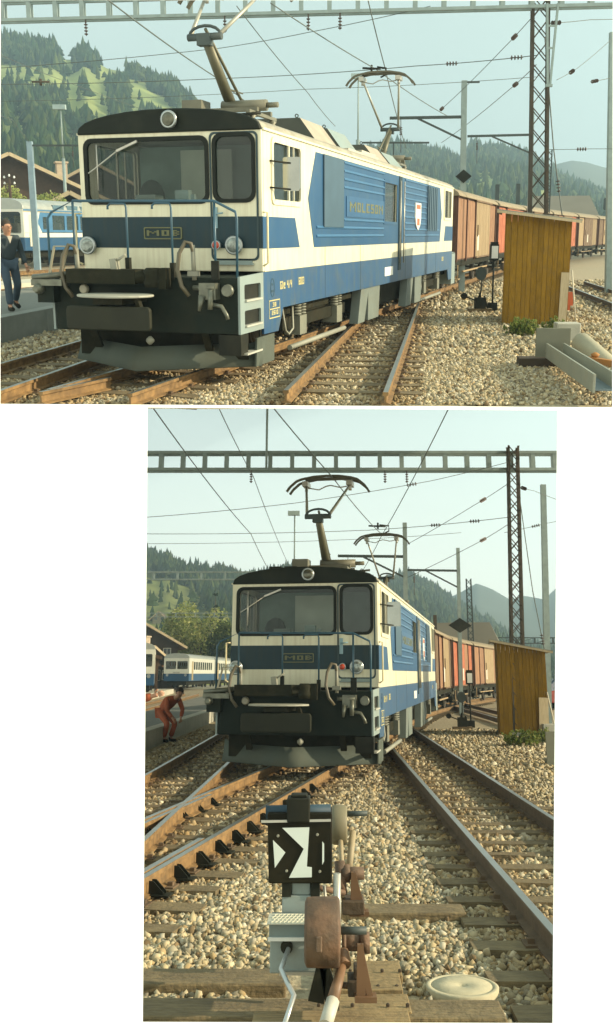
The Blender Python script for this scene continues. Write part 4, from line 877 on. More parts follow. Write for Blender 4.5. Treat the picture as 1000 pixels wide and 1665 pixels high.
# ------------------------------------------------------------------ railcars and coaches in the background
whitep = M('coach_white', (.66, .66, .56), .4, var=.04, coat=.2); silver = M('coach_roof_silver', (.36, .38, .34), .45, .3, var=.1)
def railcar(w, loc, hd, L, label, cars=1, style='rail'):
    t = thing('railcar' if style == 'rail' else 'panorama_coach', label, 'railcar' if style == 'rail' else 'coach', loc, -hd); W = 1.32; zt = 3.1
    for c in range(cars):
        y0 = c * (L + .6)
        MB().box(-W, W, y0, y0 + L, .75, 1.5).build('lower_body', blue, t, bevel=.04)
        MB().box(-W, W, y0, y0 + L, 1.5, 1.78 if style == 'rail' else 1.75).build('waist_band', whitep, t)
        top = whitep if style == 'rail' else M('coach_blue', (.055, .17, .31), .35)
        if style == 'rail':
            hs_ = [[(y0 + 2.3 + i * 1.15, 1.9), (y0 + 3.15 + i * 1.15, 1.9), (y0 + 3.15 + i * 1.15, 2.7), (y0 + 2.3 + i * 1.15, 2.7)] for i in range(int((L - 3.2) / 1.15))]
        else:
            hs_ = [[(y0 + 1.9, 1.95), (y0 + 2.45, 1.95), (y0 + 2.45, 2.65), (y0 + 1.9, 2.65)]] + [[(y0 + 2.9 + i * 1.55, 1.92), (y0 + 4.2 + i * 1.55, 1.92), (y0 + 4.2 + i * 1.55, 2.75), (y0 + 2.9 + i * 1.55, 2.75)] for i in range(int((L - 4.6) / 1.55))]
        for sx in (-1, 1):
            x0, x1 = sorted((sx * W, sx * (W - .05)))
            MB().prism([(y0, 1.78), (y0 + L, 1.78), (y0 + L, zt - .05), (y0, zt - .05)], x0, x1, 'x', holes=hs_).build('side_wall', top, t)
            for h_ in hs_:
                pn = MB().box(*sorted((sx * (W - .03), sx * (W - .025))), h_[0][0], h_[1][0], h_[0][1], h_[2][1]).build('window', glass('coach_glass', (.03, .05, .04), .5), t)
                if style == 'rail': MB().box(*sorted((sx * (W - .1), sx * (W - .08))), h_[0][0] + .1, h_[0][0] + .35, h_[0][1], h_[2][1]).build('curtain', M('curtain_orange', (.45, .2, .07), .9), pn)
            xd = sorted((sx * W, sx * (W + .012)))
            if style == 'rail':
                for yy in (y0 + 1.3,): MB().box(*xd, yy, yy + .75, .85, 2.75).build('door', M('door_tan', (.36, .28, .14), .6), t)
            else:
                MB().prism([(y0, 1.76), (y0 + 1.75, 1.76), (y0 + 1.35, 2.3), (y0 + 1.6, 2.9), (y0, 2.9)], *xd, 'x').build('white_end_panel', whitep, t)
                MB().box(xd[0], xd[1] + .01, y0 + .5, y0 + 1.0, 1.0, 2.75).build('door', M('door_cream', (.58, .55, .42), .5), t)
                MB().box(*xd, y0, y0 + L, 2.9, 2.96).build('ochre_line', M('ochre_line', (.32, .27, .16), .5), t)
                for i in range(int((L - 4.6) / 1.55)): MB().bar((sx * (W - .12), y0 + 3.0 + i * 1.55, 3.22), (sx * (W - .12), y0 + 4.2 + i * 1.55, 3.22), .25, .25).build('roof_window', glass('roof_glass', (.08, .16, .2), .2), t)
        seats = MB()
        for i in range(int(L / 1.5)): seats.box(-1.1, -.2, y0 + 1 + i * 1.5, y0 + 1.25 + i * 1.5, 1.4, 2.3); seats.box(.2, 1.1, y0 + 1 + i * 1.5, y0 + 1.25 + i * 1.5, 1.4, 2.3)
        seats.box(-1.2, 1.2, y0 + .3, y0 + L - .3, 1.3, 1.4); seats.build('seats', M('seat_beige', (.4, .38, .28), .9), t, stuff=True)
        arc = [((W + .01) * cos(pi * i / 14), zt - .06 + (.5 if style == 'rail' else .62) * sin(pi * i / 14) ** .75) for i in range(15)]
        MB().prism(arc, y0, y0 + L, 'y').build('roof', silver, t, bevel=.03)
        # end wall
        if style == 'rail': hl = [rrect(-1.15, -.06, 1.95, 2.75, .08), rrect(.06, 1.15, 1.95, 2.75, .08)]
        else: hl = [rrect(-1.15, 1.15, 1.7, 2.9, .15)]
        MB().prism([(-W, 1.5), (W, 1.5), (W, zt - .05), (-W, zt - .05)], y0 - .03, y0 + .03, 'y', holes=hl).build('end_wall', whitep, t)
        for h_ in hl:
            xs = [p[0] for p in h_]; MB().box(min(xs), max(xs), y0, y0 + .01, 1.7 if style != 'rail' else 1.95, 2.9 if style != 'rail' else 2.75).build('windscreen', panetint, t)
        MB().box(-.35, .35, y0 - .05, y0 - .03, 1.56, 1.68).build('number_strip', alu, t)
        for x in (-.95, .95): MB().lathe([(.12, y0 - .1), (.13, y0 - .02)], 12, 'y', (x, 0, 1.35)).build('headlight', chrome, t)
        MB().box(-1.0, 1.0, y0 + .3, y0 + L - .3, .35, .8).build('underframe', under, t)
        for yy in (y0 + 2.2, y0 + L - 2.2):
            wl = MB()
            for k in (-.9, .9):
                for x in (-.53, .53): wl.lathe([(.36, x - .06), (.36, x + .06)], 14, 'x', (0, yy + k, .36))
            wl.box(-1.05, 1.05, yy - 1.3, yy + 1.3, .4, .55).build('bogie', under, t)
    return t
# ------------------------------------------------------------------ houses
def chalet(w, loc, rz, W, Dp, eave, ridge, label, wallm, roofm_, chim=None, name='chalet', balcony=True, over=1.0, nwin=4):
    """ridge runs along local y; gable faces -y"""
    t = thing(name, label, 'house', loc, rz)
    MB().prism([(-W / 2, -1), (W / 2, -1), (W / 2, eave), (0, ridge), (-W / 2, eave)], 0, Dp, 'y').build('walls', wallm, t)
    sl_ = (ridge - eave) / (W / 2)
    for s in (-1, 1):
        e = (s * (W / 2 + over), eave - sl_ * over); r = (0, ridge)
        MB().prism([e, r, (r[0], r[1] + .28), (e[0], e[1] + .28)], -over, Dp + over, 'y').build('roof', roofm_, t)
        MB().bar((e[0], -over - .03, e[1] + .16), (0, -over - .03, ridge + .16), .06, .28).build('barge_board', woodlt, t)
    fr = M('window_white', (.6, .58, .48), .5)
    for lvl in range(max(1, int(eave / 2.6))):
        for i in range(nwin):
            x = -W / 2 + W * (i + .5) / nwin; z = .9 + lvl * 2.7
            f = MB().ring([(x - .5, z), (x + .5, z), (x + .5, z + 1.2), (x - .5, z + 1.2)], [(x - .42, z + .08), (x + .42, z + .08), (x + .42, z + 1.12), (x - .42, z + 1.12)], -.08, .02).box(x - .02, x + .02, -.07, 0, z, z + 1.2).build('window', fr, t)
            MB().box(x - .44, x + .44, -.03, -.01, z + .06, z + 1.14).build('pane', panedark, f)
    if balcony:
        bz = 2.6; b = MB().box(-W / 2, W / 2, -1.0, 0, bz - .1, bz)
        for i in range(int(W / .22)): b.box(-W / 2 + i * .22, -W / 2 + i * .22 + .15, -1.02, -.98, bz, bz + .9)
        b.box(-W / 2, W / 2, -1.06, -.96, bz + .9, bz + .98).build('balcony', M('balcony_orange_wood', (.3, .15, .05), .8), t)
    if chim: MB().box(chim[0] - .45, chim[0] + .45, chim[1] - .45, chim[1] + .45, eave, chim[2]).box(chim[0] - .55, chim[0] + .55, chim[1] - .55, chim[1] + .55, chim[2], chim[2] + .15).build('chimney', M('chimney_plaster', (.5, .4, .28), .9), t)
    return t
dkwood = M('dark_chalet_wood', (.06, .035, .018), .85, var=.2); brroof = M('brown_tile_roof', (.17, .12, .085), .85, var=.15, dirt=(.25, .2, .14), dscale=.6); pinkroof = M('pink_tile_roof', (.30, .19, .14), .85, var=.1)
greyroof = M('grey_brown_roof', (.19, .17, .125), .9, var=.07, scale=.4)
def floodmast(w, px, top_py, foot_py, Y, label):
    a = P3(w, px, foot_py, Y); b = P3(w, px, top_py, Y); t = thing('floodlight_mast', label, 'light mast', (a.x, a.y, GZ)); H = b.z - GZ
    MB().tube([(0, 0, 0), (0, 0, H * .68)], .1 if Y < 60 else .13, 8).tube([(0, 0, H * .66), (0, 0, H)], .035 * Y / 45, 6).build('shaft', steelgal, t)
    MB().box(-.45 * Y / 60, .32 * Y / 60, -.2, .2, H, H + .28 * Y / 60).build('lamp_box', M('lamp_box_grey', (.32, .40, .38), .5), t); return t
def small_stand(w, base, label):
    t = thing('small_switch_stand', label, 'switch stand', base); MB().box(-.3, .3, -.12, .12, 0, .1).build('base_plank', sleeper, t)
    MB().box(-.14, .14, -.1, .1, .1, .38).tube([(.0, 0, .35), (.03, 0, .85)], .02, 6).bar((-.12, 0, .1), (0, 0, .5), .05, .05).bar((.2, 0, .08), (.1, 0, .42), .04, .04).build('frame', black, t)
    MB().prism(circ(0, .98, .14, 12, .17), -.04, .04, 'y').build('target', darksteel, t); MB().tube([(-.1, -.05, .3), (-.42, -.05, .42)], .02, 6).lathe([(.08, -.1), (.08, 0)], 12, 'y', (-.42, 0, .42)).build('counterweight', black, t); return t
def signal_lantern(w, base, H, label):
    t = thing('lantern_post', label, 'signal lantern', base); MB().tube([(0, 0, 0), (0, 0, H - .35)], .024, 8).box(-.12, .12, -.06, .06, 0, .22).build('post', black, t)
    b = MB().box(-.105, .105, -.1, .1, H - .4, H).box(-.09, .09, -.08, .08, H, H + .06).build('lantern_box', black, t); MB().box(-.082, .082, -.108, -.10, H - .35, H - .04).build('lantern_glass', white, b); return t
def weeds(w, items, label):
    t = thing('weed_clump', label, 'weeds', (items[0][0], items[0][1], GZ)); mb = MB(); C = []
    for (x, y, r, h, n) in items:
        for i in range(n):
            a = random.uniform(0, 2 * pi); q = r * random.random() ** .5; p = Vector((x - items[0][0] + q * cos(a), y - items[0][1] + q * sin(a) * .5, 0)); hh = h * random.uniform(.5, 1.1) * (1 - q / r * .4)
            tip = p + Vector((random.uniform(-.12, .12), random.uniform(-.1, .05), hh)); mb.tube([p, (p + tip) / 2 + Vector((.02, 0, .02)), tip], .004, 3, caps=False); 
            for k in range(6):
                c = p + (tip - p) * random.uniform(.3, 1); C.append((tuple(c + Vector((random.uniform(-.03, .03), random.uniform(-.03, .03), 0))), (.03, .03, .03)))
    mb.build('stems', M('weed_stem', (.18, .2, .06), .8), t, stuff=True)
    put('leaves', leafmesh('leaves', C, len(C) * 5, .028, [(.16, .22, .05), (.22, .26, .07), (.11, .16, .04), (.3, .3, .1)]), t); return t
def V3(p, z): return (p[0], p[1], z)
# ================================================================== THE LOWER YARD
CUR['w'] = 2
grdm = M('ballast_bed', (.36, .30, .19), .95, var=.35, scale=22, bump=.9, bscale=28, dirt=(.2, .16, .09), dscale=14, damt=.8)
fieldm = M('station_ground', (.30, .28, .2), .95, var=.25, scale=.6, dirt=(.16, .17, .07), dscale=.1)
def EDGE(q): return (G(1, 530 + 1480 * q, 659.0 + .006 * max(0, min(1000, 530 + 1480 * q)), GZ))[1]
def ground(w, y0, y1, L, R, nm='ballast_ground', z=GZ, mat=None, far=False):
    mb = MB(); ny, nx = (60, 40); V = []
    for j in range(ny + 1):
        for i in range(nx + 1):
            q_ = L + (R - L) * i / nx; ys = y0 if w == 2 else y0 * EDGE(q_) / EDGE(0)
            y = ys * (y1 / ys) ** (j / ny); x = y * q_; V.append((x, y, z - .02 + (0 if far else .02 * noise.noise(Vector((x * 1.3, y * 1.3, 0))))))
    F = [(j * (nx + 1) + i, j * (nx + 1) + i + 1, (j + 1) * (nx + 1) + i + 1, (j + 1) * (nx + 1) + i) for j in range(ny) for i in range(nx)]
    return struct(mb.add(V, F).build(nm, mat or grdm))
ground(2, 2.2, 110, -.75, .75); ground(2, 2.0, 1180, -.6, .42, 'ground', GZ - .35, fieldm, True)
# tracks
A_ = lambda x, y: (x, y)
trR = [(1.93, 2.5), (1.93, 12), (1.95, 24), (2.0, 40)]
track(2, trR, 'straight running track to the right of the locomotive in the lower view', 60, .62, 2.0, 1.02, mats=[railrust2, railtop])
P2 = Vector(D(2, 614, 953, 16.5) + (0,)); P2 = Vector((P2.x, 16.5, 0)); h2 = radians(9.9)
ax2 = Vector((sin(h2), cos(h2), 0)); rt2 = Vector((cos(h2), -sin(h2), 0)); C2 = P2 - rt2 * HW
trL = [tuple((C2 + ax2 * s).to_2d()) for s in (-12.5, -9, -5, 0, 10, 17.5)]
p = Vector(trL[-1]); hh = 9.9
for L_ in range(9): hh += 1.9 if L_ < 5 else .3; p = p + Vector((sin(radians(hh)), cos(radians(hh)))) * 5; trL.append(tuple(p))
track(2, trL, 'track carrying the locomotive, curving away to the right in the lower view', 90, .6, 2.1, 1.0, dz=-.002)
track(2, [(-2.27, 3.0), (-2.27, 16), (-2.3, 40), (-2.2, 60)], 'straight track beside the platform on the left of the lower view', 70, .6, 1.9, 1.02, dz=-.004)
def gtrack(px1, py1, px2, py2, *a, **k):
    return track(2, [G(2, px1, py1), G(2, px2, py2)], *a, **k)
t = thing('railway_track', 'siding behind the small shed in the lower view', 'x'); del t['category']; t['kind'] = 'structure'
for o in (5.95, 7.0): sweep_rail([(o, 24), (o + .4, 60)], 0).build('rail', [railrust2, railtop], t)
# check rails, closure rails of the turnout
def extra_rail(pts, label, w=2, cat='rail', dz=-.006):
    o = sweep_rail(pts, 0, dz).build('check_rail', [rust, railtop]); tag(o, label, cat); EXC[w].append(('r', pts, 0)); return o
def offp(tr, i0, i1, off): 
    out = []
    for i in range(i0, i1 + 1):
        a, b = Vector(tr[max(0, i - 1)]), Vector(tr[min(i + 1, len(tr) - 1)]); d = (b - a).normalized(); q = Vector(tr[i]) + Vector((d.y, -d.x)) * off; out.append(tuple(q))
    return out
q = offp(trL, 0, 2, .53 - .09); q0 = Vector(q[0]); q1 = Vector(q[1]); q2 = Vector(q[2]); extra_rail([tuple(q0), tuple(q1), tuple(q1 + (q2 - q1) * .45)], 'rusty check rail lying tight along the inside of the near turnout rail, lower view')
q = offp(trL, 1, 3, -.53 + .09); extra_rail([tuple(Vector(q[0]) + (Vector(q[1]) - Vector(q[0])) * .55), tuple(q[1]), tuple(Vector(q[1]) + (Vector(q[2]) - Vector(q[1])) * .2)], 'short wing rail beside the turnout frog at the left of the lower view')
# rail braces on the near turnout rail
def braces(tr_pts, off, label, n, w, y0, step=.6):
    t = thing('rail_brace_row', label, 'rail braces', (tr_pts[0][0], tr_pts[0][1], 0)); me = MB().prism([(.0, -.15), (.12, -.15), (.12, -.12), (.035, -.04), (.0, -.04)], -.04, -.03, 'y').prism([(.0, -.15), (.12, -.15), (.12, -.12), (.035, -.04), (.0, -.04)], .03, .04, 'y').box(-.02, .17, -.07, .07, -.15, -.135).mesh('rail_brace', black)
    a, b = Vector(tr_pts[0]), Vector(tr_pts[-1]); d = (b - a).normalized(); r = Vector((d.y, -d.x))
    for i in range(n):
        c = a + d * (y0 + i * step) + r * (off + .03) - Vector(tr_pts[0]); put('rail_brace', me, t, (c.x, c.y, 0), math.atan2(-d.x, d.y))
    return t
braces(trL[0:4], .53, 'dark iron brackets bracing the outer side of the near turnout rail, lower view', 14, 2, 2.4)
braces(trL[0:4], -.53, 'dark iron brackets along the far turnout rail at the left edge, lower view', 10, 2, 3.2)
EXC[2].append(('b', (-60, -3.9, 2, 70)))
# long turnout timbers
for i, (py, x0, x1) in enumerate(((1478, .0, 1.0), (1588, -1.3, -.22), (1640, -1.3, .9))):
    y = G(2, 400, py, -.13)[1]; o = put('turnout_timber', MB().box(x0, x1, -.14, .14, -.32, 0).mesh('turnout_timber', sleeper), None, (0, y, -.125), random.uniform(-.02, .02), .012)
    tag(o, ['weathered plank behind the lantern running to the right hand rail', 'long wet-dark timber across the stones left of the switch stand', 'nearest long timber at the bottom edge under the switch stand'][i], 'timber'); EXC[2].append(('b', (x0, x1, y - .13, y + .13)))
# ---- foreground switch stand
sb = Vector((G(2, 530, 1600)[0], 5.0, GZ))
def q2(px, py, Y): return P3(2, px, py, Y) - sb
ss = thing('switch_stand', 'hand-worked switch stand with white arrow lantern, rusty weight and bent crank rod in the foreground', 'switch stand', sb)
zb = -.115 - GZ
for i in range(5):
    y0 = 4.62 + i * .29; MB().box(G(2, 415, 1600)[0] - sb.x + (.0 if i < 2 else .42), .43 - (i % 2) * .02, y0 - sb.y, y0 + .27 - sb.y, zb - .05, zb + .012 * (i % 2)).build('base_plank', M('base_plank_wood', (.27, .19, .085), .85, var=.2, bump=.4, wave=((.13, .09, .04), 7, (1, 10, 10))), ss, bevel=.006)
EXC[2].append(('b', (-.42, .46, 4.5, 6.1)))
bt_ = MB()
for x_ in (-.05, .12, .30, .40):
    for y_ in (-.32, -.02, .26, .55, .82):
        bt_.lathe([(.010, zb + .004), (.010, zb + .016), (.005, zb + .02)], 6, 'z', (x_ + .02 * math.sin(y_ * 9), y_, 0), sm=False)
bt_.build('coach_bolt', M('bolt_iron', (.07, .05, .03), .6, .3), ss, stuff=True)
YL = 5.35; a = q2(433, 1437, YL); b = q2(540, 1322, YL); 
ln = MB().prism([(a.x + .012, a.z), (b.x - .0, a.z), (b.x, b.z), (a.x, b.z)], a.y, a.y + .2, 'y').build('lantern', M('lantern_black', (.008, .008, .004), .6, spec=.12, var=.2, dirt=(.05, .04, .02)), ss, bevel=.008)
def poly2(pts, Y=YL, off=0): return [(q2(x, y, Y).x, q2(x, y, Y).z) for x, y in pts]
op = M('opal_glass', (.62, .68, .62), .35, var=.04)
MB().prism(poly2([(444, 1366), (464, 1386), (447, 1411)]), a.y - .006, a.y - .0005, 'y').build('opal_pane', op, ln)
MB().prism(poly2([(459, 1346), (503, 1345), (499, 1409), (507, 1410), (507, 1426), (470, 1427), (494, 1380)]), a.y - .006, a.y - .0005, 'y').build('opal_pane', op, ln)
MB().prism(poly2([(524, 1368), (527, 1372), (527, 1400), (524, 1406)]), a.y - .005, a.y - .0005, 'y').build('opal_pane', op, ln)
scw = MB()
for x, y in ((452, 1359), (516, 1357), (466, 1416), (520, 1417)): c = q2(x, y, YL); scw.lathe([(.006, c.y - .008), (.008, c.y)], 8, 'y', (c.x, 0, c.z))
scw.build('screw', M('pale_fitting', (.25, .25, .19)), ln)
c0, c1 = q2(431, 1324, YL), q2(538, 1322, YL); MB().tube([c0 + Vector((0, .08, 0)), c1 + Vector((0, .08, 0))], .035, 12).build('lantern_hood', M('hood_blue', (.025, .05, .07), .6, spec=.25), ln)
MB().bar(c0 + Vector((-.02, -.01, -.035)), c1 + Vector((0, -.01, -.035)), .012, .012).build('hood_rim', alu, ln)
a1, b1 = q2(466, 1338, YL - .02), q2(504, 1298, YL - .02); MB().box(a1.x, b1.x, a1.y, a1.y + .15, a1.z, b1.z).box(a1.x + .02, b1.x - .015, a1.y + .02, a1.y + .13, b1.z, b1.z + .015).build('chimney_cap', black, ln, bevel=.01)
for x0, x1 in ((458, 473), (505, 520)):
    a1, b1 = q2(x0, 1460, YL), q2(x1, 1436, YL); MB().box(a1.x, b1.x, a1.y + .02, a1.y + .12, a1.z, b1.z).build('lantern_leg', black, ss)
lg = M('pedestal_grey', (.26, .31, .29), .6, var=.08, dirt=(.18, .16, .1), dscale=5)
a1, b1 = q2(458, 1520, YL + .03), q2(520, 1456, YL + .03); MB().box(a1.x, b1.x, a1.y, a1.y + .16, a1.z, b1.z).box(a1.x + .05, b1.x - .05, a1.y + .01, a1.y + .15, b1.z, b1.z + .09).build('pedestal', lg, ss, bevel=.006)
YB = 5.12; a1, b1 = q2(437, 1528, YB), q2(503, 1503, YB)
bx = MB().box(a1.x, b1.x + .06, a1.y, a1.y + .25, a1.z, b1.z).build('gear_box', M('gearbox_grey', (.17, .22, .21), .6, dirt=(.12, .1, .06), dscale=6), ss, bevel=.006)
tp = MB(); 
for i in range(13):
    for j in range(4): x = a1.x + .01 + i * .021 + (j % 2) * .01; y = a1.y + .012 + j * .045; tp.bar((x, y, b1.z + .008), (x + .013, y + .02, b1.z + .008), .006, .006)
tp.box(a1.x - .01, b1.x + .06, a1.y - .01, a1.y + .2, b1.z, b1.z + .005).build('tread_plate', M('tread_pale', (.5, .5, .4), .5, .2), bx)
MB().box(a1.x - .004, b1.x + .06, a1.y - .012, a1.y, a1.z - .004, a1.z + .012).build('bright_edge', white, bx)
a2, b2 = q2(438, 1578, YB), q2(516, 1530, YB); lo = MB().box(a2.x, b2.x, a1.y + .02, a1.y + .22, a2.z - .02, a1.z).build('lower_case', lg, ss, bevel=.006)
c = q2(466, 1541, YB); MB().lathe([(.03, c.y + .0), (.031, c.y + .019)], 14, 'y', (c.x, 0, c.z)).build('crank_hole', black, lo)
MB().box(a2.x + .05, b2.x + .02, a1.y - .01, a1.y + .02, a2.z - .02, a2.z - .005).build('bright_edge', alu, lo)
MB().tube([q2(469, 1543, 5.1), q2(457, 1576, 4.98), q2(467, 1598, 4.92), q2(478, 1619, 4.86), q2(472, 1638, 4.82), q2(462, 1668, 4.72)], .0125, 10).build('crank_rod', M('bright_steel', (.5, .52, .5), .35, .6, dirt=(.25, .2, .12)), ss)
# weights
wc = q2(524, 1515, 4.95); rustw = M('rusty_iron', (.115, .075, .045), .7, .2, var=.35, scale=7, bump=.4, dirt=(.05, .035, .025), dscale=5, damt=.8, wave=((.2, .11, .06), 9, (1, 1, 1)))
MB().lathe([(.13, wc.x - .085), (.152, wc.x - .075), (.155, wc.x + .07), (.145, wc.x + .085), (.03, wc.x + .09)], 32, 'x', (0, wc.y, wc.z)).box(wc.x - .03, wc.x + .0, wc.y - .17, wc.y - .15, wc.z - .05, wc.z + .02).build('counterweight', rustw, ss, bevel=.006)
w2_ = q2(552, 1341, 6.0); MB().lathe([(.105, w2_.x - .045), (.112, w2_.x - .03), (.112, w2_.x + .035), (.10, w2_.x + .045)], 26, 'x', (0, w2_.y, w2_.z)).build('counterweight', M('weight_olive', (.16, .14, .08), .6), ss)
MB().tube([w2_ + Vector((.04, 0, .06)), w2_ + Vector((.17, 0, .065))], .016, 8).build('weight_handle', darksteel, ss)
MB().tube([q2(553, 1352, 5.95), q2(556, 1405, 5.85), q2(557, 1460, 5.75)], .014, 8).tube([q2(574, 1352, 6.0), q2(567, 1420, 5.85)], .02, 8).build('link_rod', M('rod_tan', (.3, .24, .14), .6), ss)
MB().tube([q2(556, 1420, 5.8), q2(592, 1420, 5.8)], .035, 10).lathe([(.05, q2(556, 1, 5.8).x - .03), (.05, q2(556, 1, 5.8).x + .02)], 12, 'x', (0, q2(556, 1420, 5.8).y, q2(556, 1420, 5.8).z)).tube([q2(552, 1400, 5.8), q2(556, 1455, 5.75)], .03, 8).build('rear_shaft', rustw, ss)
for (x, y0, y1, Y) in ((579, 1418, 1484, 5.75), (590, 1535, 1622, 4.95)):
    tpp = q2(x - 4, y0, Y); bl_, br_ = q2(x - 3, y1, Y), q2(x + 12, y1, Y); a_ = MB()
    a_.bar(tpp, bl_, .03, .035, w2=.045).bar(tpp, br_, .02, .03, w2=.03).box(bl_.x - .03, br_.x + .03, bl_.y - .04, bl_.y + .04, bl_.z - .012, bl_.z + .012).build('shaft_bracket', M('bracket_rust', (.15, .08, .035), .7, var=.25, dirt=(.1, .06, .03)), ss)
tpp = q2(525, 1560, 5.1); MB().bar(tpp, q2(514, 1628, 5.1), .045, .04, w2=.08).bar(tpp, q2(540, 1626, 5.1), .045, .04, w2=.07).build('front_bracket', black, ss)
s0, s1 = q2(553, 1513, 4.95), q2(596, 1513, 4.95); MB().tube([s0, s1], .018, 10).build('handle_pin', darksteel, ss)
s0, s1 = q2(556, 1533, 5.05), q2(586, 1533, 5.05); MB().tube([s0, s1], .038, 12).tube([s1, s1 + Vector((.045, 0, 0))], .05, 12).lathe([(.06, s0.x - .0), (.06, s0.x + .02)], 14, 'x', (0, s0.y, s0.z)).build('front_shaft', rustw, ss)
MB().tube([q2(556, 1548, 5.0), q2(560, 1570, 4.95)], .035, 8).tube([q2(556, 1572, 4.95), q2(541, 1628, 4.78)], [.022, .03], 10).build('hand_lever', M('lever_rust', (.18, .10, .05), .55, var=.3, scale=9), ss)
MB().tube([q2(541, 1628, 4.78), q2(529, 1668, 4.66)], .032, 10).build('lever_grip', M('grip_pale', (.46, .44, .36), .5), ss)
MB().tube([q2(548, 1585, 5.3), q2(548, 1420, 5.3)], .02, 6).tube([q2(515, 1500, 5.5), q2(511, 1440, 5.5)], .012, 6).tube([q2(533, 1500, 5.5), q2(527, 1440, 5.5)], .008, 6).build('lantern_rod', alu, ss)
a1, b1 = q2(566, 1622, 4.98), q2(600, 1596, 4.98); MB().box(a1.x, b1.x, a1.y, a1.y + .16, a1.z, b1.z).box(a1.x + .03, b1.x - .03, a1.y + .02, a1.y + .14, b1.z, b1.z + .05).build('bearing_block', M('casting_dark', (.05, .035, .02), .7, var=.3, bump=.3, dirt=(.12, .07, .03)), ss, bevel=.006)
a1, b1 = q2(556, 1484, 5.75), q2(592, 1462, 5.75); MB().box(a1.x, b1.x, a1.y - .06, a1.y + .12, a1.z, b1.z).build('bearing_block', M('casting_dark', (.05, .035, .02)), ss, bevel=.006)
MB().tube([q2(540, 1600, 5.15), q2(600, 1606, 5.15)], .016, 8).build('connecting_rod', rustw, ss); MB().tube([q2(500, 1440, 5.6), q2(560, 1452, 5.7)], .016, 8).build('connecting_rod', rustw, ss)
MB().box(-1.5, -.25, .28, .36, zb - .06, zb - .03).build('throw_rod', rustw, ss)
# concrete lid
lc = G(2, 751, 1590, -.1); o = MB().lathe([(.195, -.08), (.2, -.005), (.19, .0), (.172, 0), (.168, -.008), (.163, 0), (.03, 0), (.02, -.01), (.01, -.01)], 40).build('round_cover', M('pale_concrete_lid', (.46, .41, .27), .9, var=.08, bump=.2, dirt=(.33, .27, .16), dscale=6), None, (lc[0], lc[1], -.135)); tag(o, 'round pale concrete lid lying in the stones near the right hand rail', 'cover lid'); EXC[2].append(('b', (lc[0] - .17, lc[0] + .17, lc[1] - .17, lc[1] + .17)))
# ---- platforms at the left
def slab(nm, pts, z0, z1, mat, w): return MB().prism(pts, z0, z1, 'z').build(nm, mat)
pe = -4.15
pf = thing('platform', 'low island platform with concrete edge behind the crouching man, lower view', 'x'); del pf['category']; pf['kind'] = 'structure'
MB().prism([(pe - .3, 10), (pe - .3, 75), (-8, 75), (-6.2, 28), (-6.0, 10)], GZ - .1, .215, 'z').build('paving', asphalt, pf)
for i in range(32): MB().box(pe - .3, pe + random.uniform(-.004, .004), 10 + i * 2, 10 + i * 2 + 1.985, GZ - .1, .225).build('edge_stone', concrete, pf, bevel=.01)
tr = [(-8.0, 20), (-9.5, 75)]
track(2, [(-7.2, 20), (-10.5, 75)], 'siding beyond the first platform at the left of the lower view', 10, .6, 1.9, y_from=200)
o = slab('platform', [(-9, 30), (-13.5, 85), (-18, 85), (-12.5, 30)], GZ - .1, .2, palepave, 2); struct(o)
track(2, [(-13.8, 30), (-17, 120)], 'siding where the small blue and white railcar stands, lower view', 10, .6, 1.9, y_from=200)
# ---- locomotive
CUR['w'] = 2
loco2 = make_loco(); loco2.location = (C2.x, C2.y, 0); loco2.rotation_euler = (0, 0, -h2)
# ---- wagons
PINK, TAN, RED, BRN = wagpink, wagtan, wagred, wagbrown
def chain(w, start, hds, spec):
    p = Vector(start)
    for (L, sch, lab), hd in zip(spec, hds):
        make_wagon(L, sch, lab, 'goods wagons coupled behind the locomotive', (p.x, p.y, 0), radians(hd)); p = p + Vector((sin(radians(hd)), cos(radians(hd)))) * (L + .95)
chain(2, (C2 + ax2 * (LL + 1.5)).to_2d(), (12.0, 15.5, 18.5, 21), [
    (7.6, [(BRN, 1), (PINK, 1), (TAN, 1.6), (BRN, 1)], 'brown wagon coupled right behind the locomotive, lower view'),
    (7.2, [(RED, 1), (RED, 1.5), (PINK, 1), (RED, 1)], 'bright red wagon with a pale chalk patch, lower view'),
    (8.4, [(PINK, 1), (PINK, 1), (TAN, 2), (PINK, 1)], 'brown and tan wagon just left of the wooden shed, lower view'),
    (8.4, [(BRN, 1), (TAN, 1.8), (BRN, 1)], 'last brown wagon, mostly hidden by the wooden shed, lower view')])
# ---- shed and things by it
sA = G(2, 814, 1198, GZ); sB = (D(2, 893, 1200, sA[1] - .2)[0], sA[1] - .2)
sf = make_shed(2, sA, sB, 'small shed of upright golden planks with mono-pitch roof, lower view', HL=2.58, HR=2.3)
weeds(2, [(G(2, 848, 1214, GZ)[0], G(2, 848, 1214, GZ)[1] + 0, .42, .5, 60), (G(2, 880, 1210, GZ)[0], G(2, 880, 1210, GZ)[1], .2, .45, 20)], 'green weeds growing at the foot of the shed, lower view')
lb = Vector(sB); o = MB().bar((0, 0, 0), (.04, .0, 1.05), .26, .03, up=(0, -1, 0)).build('leaning_board', woodlt, None, (lb.x - .15, lb.y - .07, GZ)); tag(o, 'pale raw board leaning against the shed front, lower view', 'board')
o = MB().tube([(0, 0, 0), (-.2, .05, 1.2)], .02, 6).build('leaning_stick', M('stick_pale', (.5, .45, .33), .8), None, (lb.x + .2, lb.y - .1, GZ)); tag(o, 'thin pale stick leaning at the right corner of the shed, lower view', 'stick')
o = MB().box(-.3, .3, -.15, .15, 0, .36).build('concrete_block', concrete, None, (lb.x + .1, lb.y - .1, GZ), 0, .02); tag(o, 'squat concrete block right of the shed, lower view', 'block')
